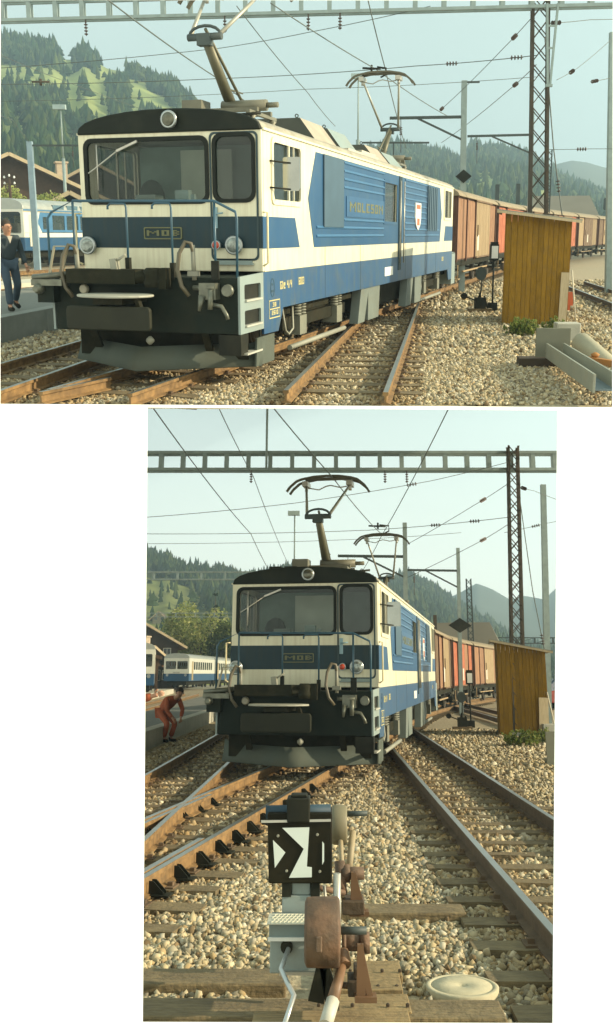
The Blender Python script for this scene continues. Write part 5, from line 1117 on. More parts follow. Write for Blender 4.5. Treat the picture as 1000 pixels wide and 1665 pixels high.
x, y = G(2, 900, 1245, GZ); o = MB().box(-.12, .5, -.02, .02, 0, .62).box(-.1, .6, .02, .3, 0, .12).build('steel_end_plate', M('plate_grey', (.16, .16, .11), .7), None, (x, y, GZ)); tag(o, 'upright grey steel plate cut by the right edge of the lower view', 'plate')
signal_lantern(2, V3(G(2, 766, 1183, GZ), GZ), 1.75, 'thin black post with small white lantern left of the shed, lower view')
small_stand(2, V3(G(2, 752, 1187, GZ), GZ), 'low black switch stand between the loco and the shed, lower view')
# ---- masts
lm = G(2, 836, 1150, GZ); lmY = 27.0; mx_, _ = D(2, 837, 1060, lmY)
LM2 = lattice(2, (mx_, lmY, GZ), P3(2, 836, 726, lmY).z - GZ, .33, 'tall rusty lattice mast rising behind the shed and carrying the gantry beam, lower view', lattrust, d2=.3)
x, _ = D(2, 764, 1000, 60); lattice(2, (x, 60, GZ), 7.6, .34, 'thin distant lattice mast between the two cantilever poles and the tall mast, lower view', darksteel)
for px, top, Y, L, br, lab in ((658, 850, 33, 2.4, True, 'grey pole with cantilever arm above the rear of the locomotive, lower view'), (744.5, 891, 41, 2.3, True, 'grey pole with cantilever arm and black diamond plate, lower view')):
    x, z = D(2, px, top, Y); xb, _ = D(2, px, 1000, Y); t = pole(2, (xb, Y, GZ), z - GZ, .085, lab, steelgal); leanto(2, t, px, top); _, za = D(2, px, top + (55 if px < 700 else 37), Y); cantilever(t, za - GZ, L)
    if px > 700: _, zd = D(2, px, 1017, Y); MB().prism([(-.5, zd - GZ), (0, zd - GZ - .32), (.5, zd - GZ), (0, zd - GZ + .32)], -.12, -.09, 'y').build('diamond_plate', black, t)
x, z = D(2, 883, 788, 33); t = pole(2, (D(2, 884.5, 1050, 33)[0], 33, GZ), z - GZ, .11, 'thick plain grey-green pole near the right edge of the lower view', steelgal); leanto(2, t, 883, 788)
x, z = D(2, 707, 1000, 50); pole(2, (x, 50, GZ), z - GZ, .1, 'short wooden post top showing over the wagons, lower view', lattrust)
floodmast(2, 477, 838, 1100, 75, 'thin floodlight mast with grey box lamp behind the front pantograph, lower view')
Yg = 27.2; a_, b_ = P3(2, -60, 763, Yg), P3(2, 1010, 763, Yg); gantry(2, a_, b_, .52, .66, 'long grey girder gantry spanning the top of the lower view', steelgal, droppers=(.438, .641, .674))
gd = MB(); p = P3(2, 433, 762, Yg - .1); gd.tube([p, p + Vector((0, 0, 2.6))], .035, 6); o = gd.build('beam_dropper', steelgal, None); tag(o, 'thin vertical rod rising through the gantry beam to the top edge, lower view', 'rod')
a_, b_ = P3(2, -60, 942, 95), P3(2, 520, 942, 95); gantry(2, a_, b_, .75, 2.3, 'distant thin gantry against the forested hill left of the cab roof, lower view', steelgal)
a_, b_ = P3(2, -60, 1003, 125), P3(2, 380, 1003, 125); gantry(2, a_, b_, .5, 2.5, 'fainter low gantry in front of the pale trees, lower view', steelgal)
a_, b_ = P3(2, 810, 1046, 120), P3(2, 960, 1046, 120); gantry(2, a_, b_, .7, 2.0, 'distant diagonal-braced gantry right of the lattice mast, lower view', darksteel, diag=True)
g = 'overhead wires of the lower yard'
wires(2, [
    ('wire falling from the top left corner of the lower view past the spacer clip', [(243, 655, 15), (408, 868, 30), (436, 925, 36)], .012),
    ('second thin wire left of the front pantograph, lower view', [(352, 655, 17), (412, 775, 24), (470, 920, 40)], .01),
    ('wire running over the front pantograph down to the rear one, lower view', [(438, 655, 16), (540, 775, 19), (620, 868, 30)], .012),
    ('wire dropping from the top edge to the rear pantograph, lower view', [(734, 655, 17), (620, 872, 30), (585, 935, 40)], .012),
    ('cross wire with brown insulators below the gantry left half, lower view', [(225, 842, 27), (480, 818, 27), (700, 782, 27), (832, 750, 27)], .009, (.62,)),
    ('level cross wire in front of the rear pantograph, lower view', [(225, 868, 32), (600, 862, 32), (836, 840, 27)], .01, (.75, .88)),
    ('lowest level cross wire of the lower view', [(225, 884, 33), (600, 876, 33), (750, 866, 33)], .008),
    ('slanting wire from the lattice mast to the first pole, lower view', [(828, 785, 27), (770, 822, 30), (662, 885, 33)], .01, (.36,)),
    ('second slanting wire from the lattice mast with insulator, lower view', [(830, 850, 27), (770, 886, 31), (660, 940, 33)], .01, (.36,)),
    ('guy wire from the lattice mast down behind the shed, lower view', [(843, 795, 27), (866, 960, 27), (886, 1060, 27)], .014, (.9,)),
    ('wire from lattice mast to the thick right pole, lower view', [(840, 790, 27), (868, 798, 29), (960, 830, 33)], .009, (.2,)),
    ('long sagging wire right of the mast at mid height, lower view', [(820, 866, 34), (884, 852, 34), (960, 835, 34)], .009, (.4,))], g, .011)
# clip on the wires over the rear pantograph
cl = MB(); c = P3(2, 622, 856, 29.5); cl.tube([c + Vector((-.45, 0, .02)), c + Vector((.1, 0, .0))], .03, 6); cl.tube([c + Vector((-.15, 0, -.08)), c + Vector((-.15, 0, .12))], .03, 6); cl.tube([c + Vector((-.1, 0, .05)), c + Vector((.2, 0, .02)), c + Vector((.2, 0, -.15)), c + Vector((.0, 0, -.25))], .025, 6)
tag(cl.build('wire_clamp', black), 'dark wire clamp just above the rear pantograph, lower view', 'clamp')
leanto(2, LM2, 833.5, 728)
# ---- people
orange = M('orange_overall', (.34, .075, .022), .85, var=.2, scale=8, dirt=(.16, .05, .025), dscale=4)
x, y = G(2, 276, 1207, GZ)
person('crouching railwayman in orange-red overalls, hands on his knees, by the platform', (x, y, GZ), radians(50), dict(pel=(0, .34, .74), waist=(0, .24, .88), chest=(0, -.02, 1.04), neck=(0, -.2, 1.12), chin=(0, -.27, 1.13), head=(0, -.31, 1.21), crown=(0, -.30, 1.30), face=(-.5, -1, -.1),
    shL=(.19, -.06, 1.06), elL=(.27, -.14, .80), wrL=(.15, -.22, .60), shR=(-.19, -.06, 1.06), elR=(-.27, -.14, .80), wrR=(-.15, -.24, .60), hipL=(.1, .32, .72), knL=(.14, -.02, .46), anL=(.12, .12, .09), toL=(.14, -.05, .035), hipR=(-.1, .32, .72), knR=(-.14, -.04, .46), anR=(-.12, .1, .09), toR=(-.14, -.07, .035)), orange, orange, hairbr)
x, y = P3(2, 211, 1100, 12.6).x, 12.6
person('railwayman in orange at the left edge of the lower view, arm stretched out', (x, y, GZ), 0, dict(pel=(0, 0, .94), waist=(0, 0, 1.08), chest=(0, 0, 1.32), neck=(0, 0, 1.5), chin=(0, -.02, 1.54), head=(0, -.02, 1.64), crown=(0, -.01, 1.73), face=(.7, -1, 0),
    shR=(-.2, 0, 1.42), elR=(-.26, 0, 1.14), wrR=(-.24, -.08, .9), shL=(.16, 0, 1.41), elL=(.2, -.1, 1.38), wrL=(.35, -.14, 1.42), hipL=(.1, 0, .9), knL=(.11, -.03, .5), anL=(.11, 0, .09), toL=(.13, -.14, .035), hipR=(-.1, 0, .9), knR=(-.11, -.03, .5), anR=(-.12, 0, .09), toR=(-.14, -.14, .035)), orange, orange, hairbr)
# ---- background: railcars, houses, trees, hills
a_ = P3(2, 286, 1113, 98); railcar(2, (a_.x, 98, 0), radians(4), 14, 'small blue and white two-part railcar parked in front of the trees, lower view', 2)
a_ = P3(2, 217, 1105, 62); railcar(2, (a_.x, 62, 0), radians(-10), 14, 'end of a white coach at the left edge in the dark train shed, lower view', 1)
tl = thing('train_shed', 'dark open station roof over the coach at the left edge, lower view', 'train shed', (P3(2, 262, 1100, 70).x - 1.9, 70, GZ), radians(14))
MB().prism([(-6, 4.4), (1.9, 2.95), (1.9, 2.7), (-6, 4.1)], 0, 14, 'y').build('roof', dkwood, tl)
for i in range(3): MB().bar((1.6, 1 + i * 6, 0), (1.6, 1 + i * 6, 2.8), .2, .2).build('post', dkwood, tl)
MB().box(-3.5, 1.3, 13, 13.2, 0, 3.0).build('back_wall', dkwood, tl)
a_ = P3(2, 236, 1080, 118); chalet(2, (a_.x - 1.5, 118, GZ), radians(18), 11, 12, 5.2, 8.2, 'house with pink-brown tiled roof at the left edge above the train shed, lower view', dkwood, pinkroof, None, 'house')
a_ = P3(2, 255, 1080, 104); chalet(2, (a_.x - 1.2, 104, GZ), radians(70), 7, 7, 3.0, 4.4, 'low dark house with a pale chimney behind the train shed, lower view', dkwood, brroof, (1.2, 1, 5.6), 'house', balcony=False)
a_ = P3(2, 258, 1012, 300); chalet(2, (a_.x, 300, P3(2, 256, 1013, 300).z), 0, 4, 5, 1.6, 3.4, 'tiny chalet with steep grey gable on the meadow, lower view', M('pale_wall', (.45, .38, .26), .9), brroof, None, balcony=False, nwin=2)
YEL = [(.36, .40, .13), (.44, .46, .16), (.28, .33, .10), (.46, .45, .2), (.18, .23, .07)]
for i, (px, Y, H, R, lab) in enumerate(((290, 135, 11.5, 4.6, 'pale green willow-like tree with white stems behind the railcar roof, lower view'), (325, 130, 10.5, 5.2, 'broad yellow-green tree directly behind the railcar, lower view'), (358, 125, 7.5, 4.0, 'lower green tree touching the cab side, lower view'), (305, 150, 9, 5.0, 'duller green tree filling the gap behind the railcar, lower view'))):
    broadleaf(2, (P3(2, px, 1090, Y).x, Y, GZ), H, R, lab, n=5200, cols=YEL if i < 2 else GREENS, size=.2)
spruce(2, (P3(2, 347, 1090, 150).x, 150, GZ), 15.0, 4.0, 'tall dark spruce standing just left of the cab roof, lower view', 3800)
bt = thing('large_building', 'large grey-brown hipped roof building rising behind the wagons, lower view', 'building', (P3(2, 745, 1100, 95).x, 95, GZ), radians(-12))
def hip(bt, W, Dp, e, r, hipin):
    MB().box(-W / 2 + .5, W / 2 - .5, .5, Dp - .5, -.5, e).build('walls', M('building_wall', (.3, .27, .2), .9), bt)
    V = [(-W / 2, 0, e), (W / 2, 0, e), (W / 2, Dp, e), (-W / 2, Dp, e), (-W / 2 + hipin, Dp / 2, r), (W / 2 - hipin, Dp / 2, r)]
    MB().add(V, [(0, 1, 5, 4), (1, 2, 5), (2, 3, 4, 5), (3, 0, 4), (3, 2, 1, 0)]).build('roof', greyroof, bt)
hip(bt, 9.5, 9, 3.4, 6.9, 1.6)
def car(w, loc, rz, mat, label):
    t = thing('parked_car', label, 'car', loc, rz)
    MB().prism([(-2.1, .3), (2.1, .3), (2.15, .75), (1.2, .88), (.7, 1.35), (-1.0, 1.38), (-1.6, .9), (-2.15, .8)], -.8, .8, 'y').build('body', mat, t, bevel=.06)
    for s in (-1, 1): MB().prism([(1.0, .9), (.6, 1.3), (-.9, 1.32), (-1.35, .92)], *sorted((s * .79, s * .805)), 'y').build('side_window', panedark, t)
    for x in (-1.3, 1.3):
        for s in (-1, 1): w_ = MB().lathe([(.3, s * .7 - .09), (.3, s * .7 + .09)], 16, 'y', (x, 0, .3)).build('wheel', rubber, t); MB().lathe([(.17, s * .79 + s * .001), (.15, s * .80 + s * .002)], 12, 'y', (x, 0, .3)).build('hub_cap', alu, w_)
    return t
car(2, (P3(2, 905, 1100, 60).x + .5, 60, GZ), radians(10), M('car_blue', (.03, .06, .11), .3, coat=.5), 'dark blue parked car glimpsed right of the shed, lower view')
car(2, (P3(2, 918, 1100, 48).x + .8, 48, GZ), radians(5), M('car_red', (.35, .05, .03), .3, coat=.5), 'red parked car at the right edge near the shed, lower view')
rl = [(-250, 880), (-60, 915), (100, 890), (150, 900), (238, 903), (262, 912), (275, 905), (285, 916), (330, 926), (360, 932), (395, 945), (430, 940), (470, 930), (500, 938), (560, 955), (620, 955)]
hill(2, 'wooded_hill', rl, 160, 560, 100, 'spruce forest covering the steep hill at the left of the lower view', lambda px, t: (.02 if t < .66 and px < 335 + 100 * (.5 - t) else .9 if noise.noise(Vector((px * .02, t * 6, 4.4))) < .3 else .05) * (1 if not (px > 262 and t > .9 and px < 350) else .12), 15000, 5.5, meadow, seed=3)
rr_ = [(560, 975), (620, 955), (650, 942), (668, 940), (690, 952), (715, 965), (740, 985), (780, 1005), (815, 1030), (850, 1052), (980, 1080), (1120, 1085)]
hill(2, 'wooded_ridge', rr_, 250, 760, 50, 'spruce forest on the ridge to the right of the locomotive, lower view', lambda px, t: .9 if t > .3 else .3, 7000, 7, meadow, seed=8)
fm = [(500, 1020), (560, 1010), (700, 985), (745, 965), (775, 948), (800, 958), (830, 975), (850, 968), (885, 975), (905, 955), (940, 940), (1000, 950), (1110, 975)]
def far(w, nm, pts, Y, col, seed):
    V = []; n = 90; px = np.linspace(pts[0][0], pts[-1][0], n); rp = np.array(pts, float); nt = 14
    for x in px:
        py = np.interp(x, rp[:, 0], rp[:, 1]); X, Z = D(w, float(x), float(py), Y)
        for j in range(nt + 1): t = j / nt; f = .7 + .3 * t; V.append((X * f, Y * f, (Z + 3) * t - 3 + noise.noise(Vector((X * f * .02, Y * f * .02, seed))) * 14 * t * (1 - t * .8)))
    k = nt + 1; F = [(i * k + j, i * k + j + 1, (i + 1) * k + j + 1, (i + 1) * k + j) for i in range(n - 1) for j in range(nt)]
    return struct(MB().add(V, F, 0, True).build(nm, col))
far(2, 'far_mountains', fm, 1150, farmount, 5)
stones(2, [(4.3, 9, 1300, .0225), (9, 16, 560, .030), (16, 30, 170, .042)], 'pale broken ballast stones covering the lower yard')

# ================================================================== THE UPPER YARD
CUR['w'] = 1
Y0g = EDGE(0)
ground(1, Y0g, 110, -.6, .5); ground(1, Y0g * 1.24, 1080, -.55, .42, 'ground', GZ - .35, fieldm, True)
P1 = Vector((D(1, 430, 590, 12.35)[0], 12.35, 0)); h1 = radians(16.2); ax1 = Vector((sin(h1), cos(h1), 0)); rt1 = Vector((cos(h1), -sin(h1), 0)); C1 = P1 - rt1 * HW
loco1 = dup(loco2, (C1.x, C1.y, 0), -h1, 'blue and cream electric locomotive standing large at the left of centre, in the upper view')
def cut(pts): # start of a line moved to the near edge of the yard
    return pts
yc = Y0g + .05
def from_edge(a, b): a, b = Vector(a), Vector(b); f = (yc - a.y) / (b.y - a.y); return tuple(a + (b - a) * f)
trl = [tuple((C1 + ax1 * s).to_2d()) for s in (0, 8, 17.5)]; trl = [from_edge(trl[0], trl[1])] + trl
p = Vector(trl[-1]); hh = 16.2
for L_ in range(14): hh += .35; p = p + Vector((sin(radians(hh)), cos(radians(hh)))) * 6; trl.append(tuple(p))
track(1, trl, 'track carrying the locomotive in the upper view', 90, .6, 2.0, 1.0, dz=-.002, y_from=yc + .62)
a_, b_ = G(1, 530, 658), G(1, 621, 527); d_ = (Vector(b_) - Vector(a_)).normalized(); trr = [from_edge(a_, b_), b_, tuple(Vector(b_) + d_ * 6)]
track(1, trr, 'straight track with clear rails right of the locomotive, upper view', 60, .6, 1.9, 1.1, mats=[rust, railtop], y_from=yc + .62)
trl2 = [from_edge((-4.35, 10.5), (-3.75, 15)), (-3.75, 15), (-2.9, 22), (-1.5, 34)]
track(1, trl2, 'left hand track partly in the shadow of the locomotive, upper view', 50, .6, 1.9, 1.02, dz=-.004, y_from=yc + .62)
trx = [from_edge((-3.75, 9.6), (-2.75, 11.6)), (-2.75, 11.6)]; o = sweep_rail(trx, 0, -.006).build('check_rail', [rust, railtop]); tag(o, 'short closure rail of the turnout ending in front of the locomotive, upper view', 'rail'); EXC[1].append(('r', trx, 0))
for off, (xa, ya, xb, yb) in enumerate(((7.15, 20, 9.2, 42), (8.25, 20, 10.4, 42))):
    pass
t = track(1, [(7.5, 19), (9.4, 36)], 'siding with dark rails beyond the shed at the right of the upper view', 30, .6, 1.9, 1.05, mats=[railrust2, railtop])
# platform left
e0 = Vector(G(1, 0, 517, .3)); e1 = Vector(G(1, 97, 508, .3)); de = (e1 - e0).normalized(); de = Vector((sin(radians(7)), cos(radians(7)))); pn = Vector((-de.y, de.x))
pf = thing('platform', 'grey platform with a pale edge under the walking man, upper view', 'x'); del pf['category']; pf['kind'] = 'structure'
s0 = e0 - de * 2.4; 
MB().prism([tuple(s0 + pn * .3), tuple(s0 + de * 40 + pn * .3), tuple(s0 + de * 40 + pn * 2.3), tuple(s0 + pn * 4.3)], GZ - .1, .295, 'z').build('paving', asphalt, pf)
for i in range(18):
    a_ = s0 + de * i * 2.2; b_ = a_ + de * 2.185; MB().prism([tuple(a_), tuple(b_), tuple(b_ + pn * .3), tuple(a_ + pn * .3)], GZ - .1, .305, 'z').build('edge_stone', M('platform_edge_grey', (.2, .21, .18), .9, var=.12, bump=.2), pf, bevel=.01)
def strip(nm, pts, z0, z1, mat, label=None): o = MB().prism([G(1, x, y, z1) for x, y in pts], z0, z1, 'z').build(nm, mat); return struct(o)
strip('platform', [(-60, 470), (140, 451), (140, 446), (-60, 462)], GZ - .1, .12, palepave)
for nm, a_, b_ in (('sidings seen between the platforms at the left, upper view', (-80, 474, 140, 458), 0), ('track under the panorama coach, upper view', (-80, 447, 140, 436), 0)):
    p0, p1 = G(1, a_[0], a_[1]), G(1, a_[2], a_[3]); track(1, [p0, p1], nm, 40, .6, 1.9)
pc = P3(1, 33, 430, 53); railcar(1, (pc.x - .8, 53, .1), radians(16), 17, 'blue and white panorama coach with roof windows behind the walking man, upper view', 1, 'pano')
navy = M('work_jacket_blue', (.03, .045, .05), .85, var=.15); jeans = M('trousers_blue', (.04, .065, .09), .85, var=.15)
x, y = G(1, 19, 505, .3)
t = person('walking man in dark blue work jacket and blue trousers on the platform, upper view', (x, y, .3), radians(38), dict(pel=(0, 0, .93), waist=(0, 0, 1.07), chest=(0, -.01, 1.3), neck=(0, -.02, 1.46), chin=(0, -.05, 1.5), head=(0, -.05, 1.6), crown=(0, -.04, 1.69), face=(.25, -1, -.1),
    shR=(-.2, 0, 1.4), elR=(-.27, .06, 1.12), wrR=(-.26, -.02, .88), shL=(.2, 0, 1.4), elL=(.28, .02, 1.12), wrL=(.31, -.1, .88), hipL=(.1, 0, .9), knL=(.15, -.02, .5), anL=(.2, .3, .15), toL=(.22, .18, .05), hipR=(-.1, 0, .9), knR=(-.12, -.24, .53), anR=(-.13, -.32, .09), toR=(-.14, -.48, .06)), navy, jeans, hairbr)
MB().prism([(-.05, 1.44), (.05, 1.44), (.0, 1.30)], -.185, -.16, 'y').build('shirt', M('shirt_pale', (.5, .45, .36), .8), t)
# wagons
chain(1, (C1 + ax1 * (LL + 1.5)).to_2d(), (17, 19.5, 22, 24, 24.3, 24.6, 25), [
    (10.0, [(PINK, 1), (PINK, 1), (TAN, 1.9), (PINK, 1)], 'faded red and tan wagon coupled right behind the locomotive, upper view'),
    (8.0, [(RED, 1), (RED, 1.5), (RED, 1)], 'bright red wagon just left of the shed, upper view'),
    (8.2, [(BRN, 1), (TAN, 1.8), (BRN, 1)], 'brown wagon hidden mostly behind the shed, upper view'),
    (8.6, [(TAN, .8), (PINK, 1), (TAN, 1.6), (RED, 1)], 'tan and red wagon first to the right of the shed, upper view'),
    (8.6, [(TAN, 1), (BRN, 1.6), (TAN, 1)], 'brown wagon second to the right of the shed, upper view'),
    (8.6, [(BRN, 1), (TAN, 1.6), (BRN, 1)], 'third brown wagon right of the shed near the edge, upper view'),
    (8.6, [(PINK, 1), (BRN, 1.6), (PINK, 1)], 'farthest wagon at the right edge, upper view')])
sA = G(1, 817, 528, GZ); sB = D(1, 919, 540, sA[1] - .29); sB = (sB[0], sA[1] - .29)
make_shed(1, sA, sB, 'tall shed of upright golden planks with thin pale roof, upper view', 1.9)
weeds(1, [(G(1, 852, 546, GZ)[0], G(1, 852, 546, GZ)[1], .34, .42, 60), (G(1, 897, 540, GZ)[0], G(1, 897, 540, GZ)[1], .16, .36, 18)], 'bright green weeds at the foot of the shed, upper view')
lb = Vector(sB); o = MB().bar((0, 0, 0), (.02, .0, 1.15), .17, .03, up=(0, -1, 0)).build('leaning_board', woodlt, None, (lb.x - .1, lb.y - .06, GZ)); tag(o, 'pale raw board leaning on the right of the shed front, upper view', 'board')
o = MB().tube([(.1, 0, 0), (-.04, .05, 1.2)], .018, 6).build('leaning_stick', M('stick_pale', (.5, .45, .33), .8), None, (lb.x + .1, lb.y - .1, GZ)); tag(o, 'thin pale stick propped at the right corner of the shed, upper view', 'stick')
x, y = G(1, 919, 556, GZ); o = MB().box(-.2, .24, -.15, .15, 0, .36).build('concrete_block', concrete, None, (x, y, GZ), 0, .02); tag(o, 'squat concrete block at the near right corner of the shed, upper view', 'block')
# steel channel, concrete pole and timber lying in the foreground at the right
x, y = G(1, 896, 595, GZ); pl_ = Vector((x, y, GZ))
tb = MB().box(-.42, .42, -.16, .16, 0, .13).build('timber_block', M('dark_timber', (.045, .03, .015), .9), None, (x - .08, y, GZ), radians(-4), .01); tag(tb, 'dark timber block under the steel channel end plate', 'timber')
ch = thing('steel_channel_beam', 'grey steel channel beam with square end plate lying towards the lower right corner, upper view', 'steel beam', (x, y, GZ + .13))
plm = M('plate_grey', (.16, .16, .11), .7, var=.15); chm = M('channel_grey', (.27, .28, .22), .6, .1, var=.12, dirt=(.2, .15, .08), dscale=3)
MB().box(-.24, .28, .02, .05, -.02, .44).build('end_plate', plm, ch, bevel=.006)
e0_, e1_ = P3(1, 889, 570, y - .1) - Vector((x, y, GZ + .13)), Vector(G(1, 1030, 668, .1) + (.1,)) - Vector((x, y, GZ + .13)); yy_ = yc - y; f = (yy_ - e0_.y) / (e1_.y - e0_.y); e1_ = e0_ + (e1_ - e0_) * f
MB().bar(e0_, e1_, .03, .22).build('near_flange', chm, ch, bevel=.004); off = Vector((.26, .03, 0)); MB().bar(e0_ + off, e1_ + off, .03, .22).build('far_flange', chm, ch, bevel=.004)
MB().bar(e0_ + off / 2 - Vector((0, 0, .08)), e1_ + off / 2 - Vector((0, 0, .08)), .24, .02).build('web', M('channel_blue_grey', (.12, .16, .17), .6), ch)
a_, b_ = P3(1, 944, 556, y + .9), P3(1, 1040, 640, y - .75); cpz = MB().tube([(0, 0, 0), b_ - a_], [.16, .165], 18).build('concrete_pole', M('pole_sand', (.40, .36, .24), .9, var=.08, bump=.15), None, a_); tag(cpz, 'thick round concrete pole lying beside the steel channel, upper view', 'pole')
ft = MB().bar((0, 0, 0), (.9, -1.0, -.05), .1, .1).box(-.3, .3, -.2, .2, -.3, -.2).lathe([(.05, 0), (.07, .04), (.02, .07)], 10, 'z', (.1, -.05, .05)).build('rusty_fitting', M('orange_rust', (.35, .16, .04), .8), None, P3(1, 955, 585, y + .1)); tag(ft, 'orange rusty bracket between the channel and the concrete pole, upper view', 'fitting')
rf_ = P3(1, 927, 462, 24); o = MB().box(-.03, .03, -.02, .02, 0, .4).box(-.09, .09, -.05, -.02, .15, .5).build('red_marker', M('marker_orange', (.6, .12, .03), .6), None, (rf_.x, 24, GZ)); tag(o, 'small orange-red marker standing right behind the shed, upper view', 'marker')
signal_lantern(1, V3(G(1, 800, 506, GZ), GZ), 1.7, 'thin black post with white lantern left of the shed, upper view')
small_stand(1, V3(G(1, 780, 508, GZ), GZ), 'low black switch stand on the stones left of the shed, upper view')
# masts
lmY = 24.0; x, _ = D(1, 881, 340, lmY); LM1 = lattice(1, (x, lmY, GZ), 8.6, .42, 'tall rusty lattice mast rising above the shed roof, upper view', lattrust, d2=.3)
leanto(1, LM1, 879, 0); x, z = D(1, 894, 243, 55); lattice(1, (x, 55, GZ), z - GZ, .3, 'thin dark lattice mast close behind the tall one, upper view', darksteel)
for px, top, Y, za_, L, lab in ((755, 131, 32, 190, 2.45, 'grey pole with long cantilever and black diamond plate behind the locomotive, upper view'), (865, 178, 40, 219, 2.65, 'grey pole with cantilever close left of the lattice mast, upper view')):
    x, z = D(1, px, top, Y); t = pole(1, (D(1, px, 320, Y)[0], Y, GZ), z - GZ, .1, lab, steelgal); leanto(1, t, px, top); _, za = D(1, px, za_, Y); cantilever(t, za - GZ, L)
    if px < 800:
        _, zd = D(1, px, 287, Y); MB().prism([(-.27, zd - GZ), (0, zd - GZ - .22), (.27, zd - GZ), (0, zd - GZ + .22)], -.14, -.11, 'y').build('diamond_plate', black, t); MB().bar((0, 0, z - GZ - .05), (.5, 0, z - GZ - .05), .06, .06).build('top_arm', darksteel, t)
x, z = D(1, 997, 52, 31); t = pole(1, (D(1, 999, 340, 31)[0], 31, GZ), z - GZ, .13, 'thick grey pole at the extreme right edge of the upper view', steelgal); leanto(1, t, 997, 52)
for px, top, Y, lab in ((809, 300, 60, 'short dark post top above the red wagon, upper view'), (843, 299, 62, 'pointed dark post top left of the lattice mast, upper view')):
    x, z = D(1, px, top, Y); pole(1, (x, Y, GZ), z - GZ, .13, lab, darksteel)
t = pole(1, (P3(1, 640, 232, 46).x, 46, GZ), D(1, 0, 232, 46)[1] - GZ, .05, 'thin pole with a level bar seen just above the rear roof hoods, upper view', darksteel, box=False); MB().bar((-1.5, 0, D(1, 0, 232, 46)[1] - GZ), (1.7, 0, D(1, 0, 232, 46)[1] - GZ), .08, .08).build('cross_bar', darksteel, t)
floodmast(1, 581, 128, 380, 62, 'floodlight mast with grey box lamp left of the rear pantograph, upper view'); 
floodmast(1, 110, 178, 380, 75, 'white floodlight mast with box lamp in front of the hillside, upper view')
x, z = D(1, 48, 230, 50); t = pole(1, (x, 50, GZ), z - GZ, .16, 'blue-grey steel pole above the panorama coach, upper view', M('pole_blue_grey', (.24, .33, .38), .5)); cantilever(t, z - GZ - .2, 2.6, False, 1)
x, z = D(1, 15, 290, 58); t = pole(1, (x, 58, GZ), z - GZ, .12, 'dark telegraph pole with white insulators at the left edge, upper view', dkwood, box=False)
i_ = MB()
for a, b in ((-.3, 0), (.3, 0), (-.3, -.35), (.3, -.35), (.0, .1)): i_.lathe([(.05, z - GZ + b), (.07, z - GZ + b + .06), (.03, z - GZ + b + .15)], 8, 'z', (a, 0, 0))
i_.build('insulator', white, t); MB().bar((-.45, 0, z - GZ - .03), (.45, 0, z - GZ - .03), .06, .06).bar((-.45, 0, z - GZ - .38), (.45, 0, z - GZ - .38), .06, .06).build('cross_arm', dkwood, t)
a_, b_ = P3(1, -80, 35, 25.3), P3(1, 1060, 15, 23.4); b_.z = a_.z; gantry(1, a_, b_, .45, .68, 'long pale girder gantry crossing the top edge of the upper view', steelgal, droppers=(.205, .41, .53, .575))
hb = thing('hanging_bracket', 'narrow V-shaped grey bracket hanging from the gantry right of the lattice mast, upper view', 'bracket', P3(1, 898, 20, 23.6)); L_ = P3(1, 898, 20, 23.6).z - P3(1, 898, 137, 23.6).z
MB().bar((-.13, 0, .2), (-.03, 0, -L_), .05, .05).bar((.13, 0, .2), (.03, 0, -L_), .05, .05).bar((-.1, 0, -.3), (.1, 0, -.3), .04, .04).bar((-.08, 0, -.8), (.08, 0, -.8), .04, .04).box(-.08, .08, -.05, .05, -L_ - .06, -L_).build('frame', steelgal, hb)
a_, b_ = P3(1, 985, 340, 110), P3(1, 1080, 343, 110); gantry(1, a_, b_, 1.2, 1.2, 'distant gantry fragment at the right edge above the wagons, upper view', darksteel, diag=True)
wires(1, [
    ('wire from the top left down behind the front pantograph, upper view', [(150, -20, 14), (350, 125, 20), (440, 195, 24)], .012),
    ('wire dropping steeply right of the front pantograph, upper view', [(385, 10, 23), (500, 150, 32), (545, 205, 40)], .012),
    ('wire from the gantry down to the rear pantograph, upper view', [(440, 5, 22), (612, 113, 27), (730, 190, 36)], .014),
    ('short steep wire meeting the clamp over the rear pantograph, upper view', [(596, -10, 22), (626, 110, 27), (660, 240, 45)], .014),
    ('highest thin cross wire rising to the right, upper view', [(-20, 112, 26), (360, 78, 26), (500, 53, 25), (700, 10, 24)], .009),
    ('middle cross wire with an insulator by the front pantograph, upper view', [(-20, 137, 30), (350, 128, 30), (680, 107, 27), (872, 90, 24)], .011, (.77, .95)),
    ('lowest level cross wire, upper view', [(-20, 165, 34), (500, 145, 33), (872, 125, 31)], .009),
    ('slanting wire from the lattice mast down to the left with insulators, upper view', [(872, 20, 24), (820, 77, 27), (715, 180, 34)], .01, (.33, .98)),
    ('second slanting wire lower down from the lattice mast, upper view', [(872, 105, 24), (823, 150, 28), (718, 232, 36)], .01, (.33,)),
    ('guy wire from the lattice mast down behind the shed roof, upper view', [(886, 60, 24), (900, 240, 24), (914, 350, 24)], .016, (.78,)),
    ('thin cross wire right of the lattice mast at the top, upper view', [(890, 38, 24), (960, 32, 25), (1060, 28, 26)], .009, (.1,)),
    ('wire slanting to the thick right edge pole, upper view', [(905, 130, 26), (940, 110, 28), (996, 62, 31)], .009, (.35,)),
    ('low wire running off the right edge with insulator, upper view', [(960, 133, 30), (996, 126, 31), (1060, 112, 32)], .01, (.1,)),
    ('level wire below it at the right edge, upper view', [(890, 243, 30), (960, 242, 30), (1060, 240, 30)], .009, (.4,)),
    ('pair of wires crossing the left hillside, first, upper view', [(-30, 75, 40), (100, 130, 48), (420, 235, 80)], .012),
    ('wire sagging across the forest to the blue-grey pole, upper view', [(-30, 176, 45), (20, 195, 47), (48, 232, 50)], .014)], 'overhead wires of the upper yard', .011)
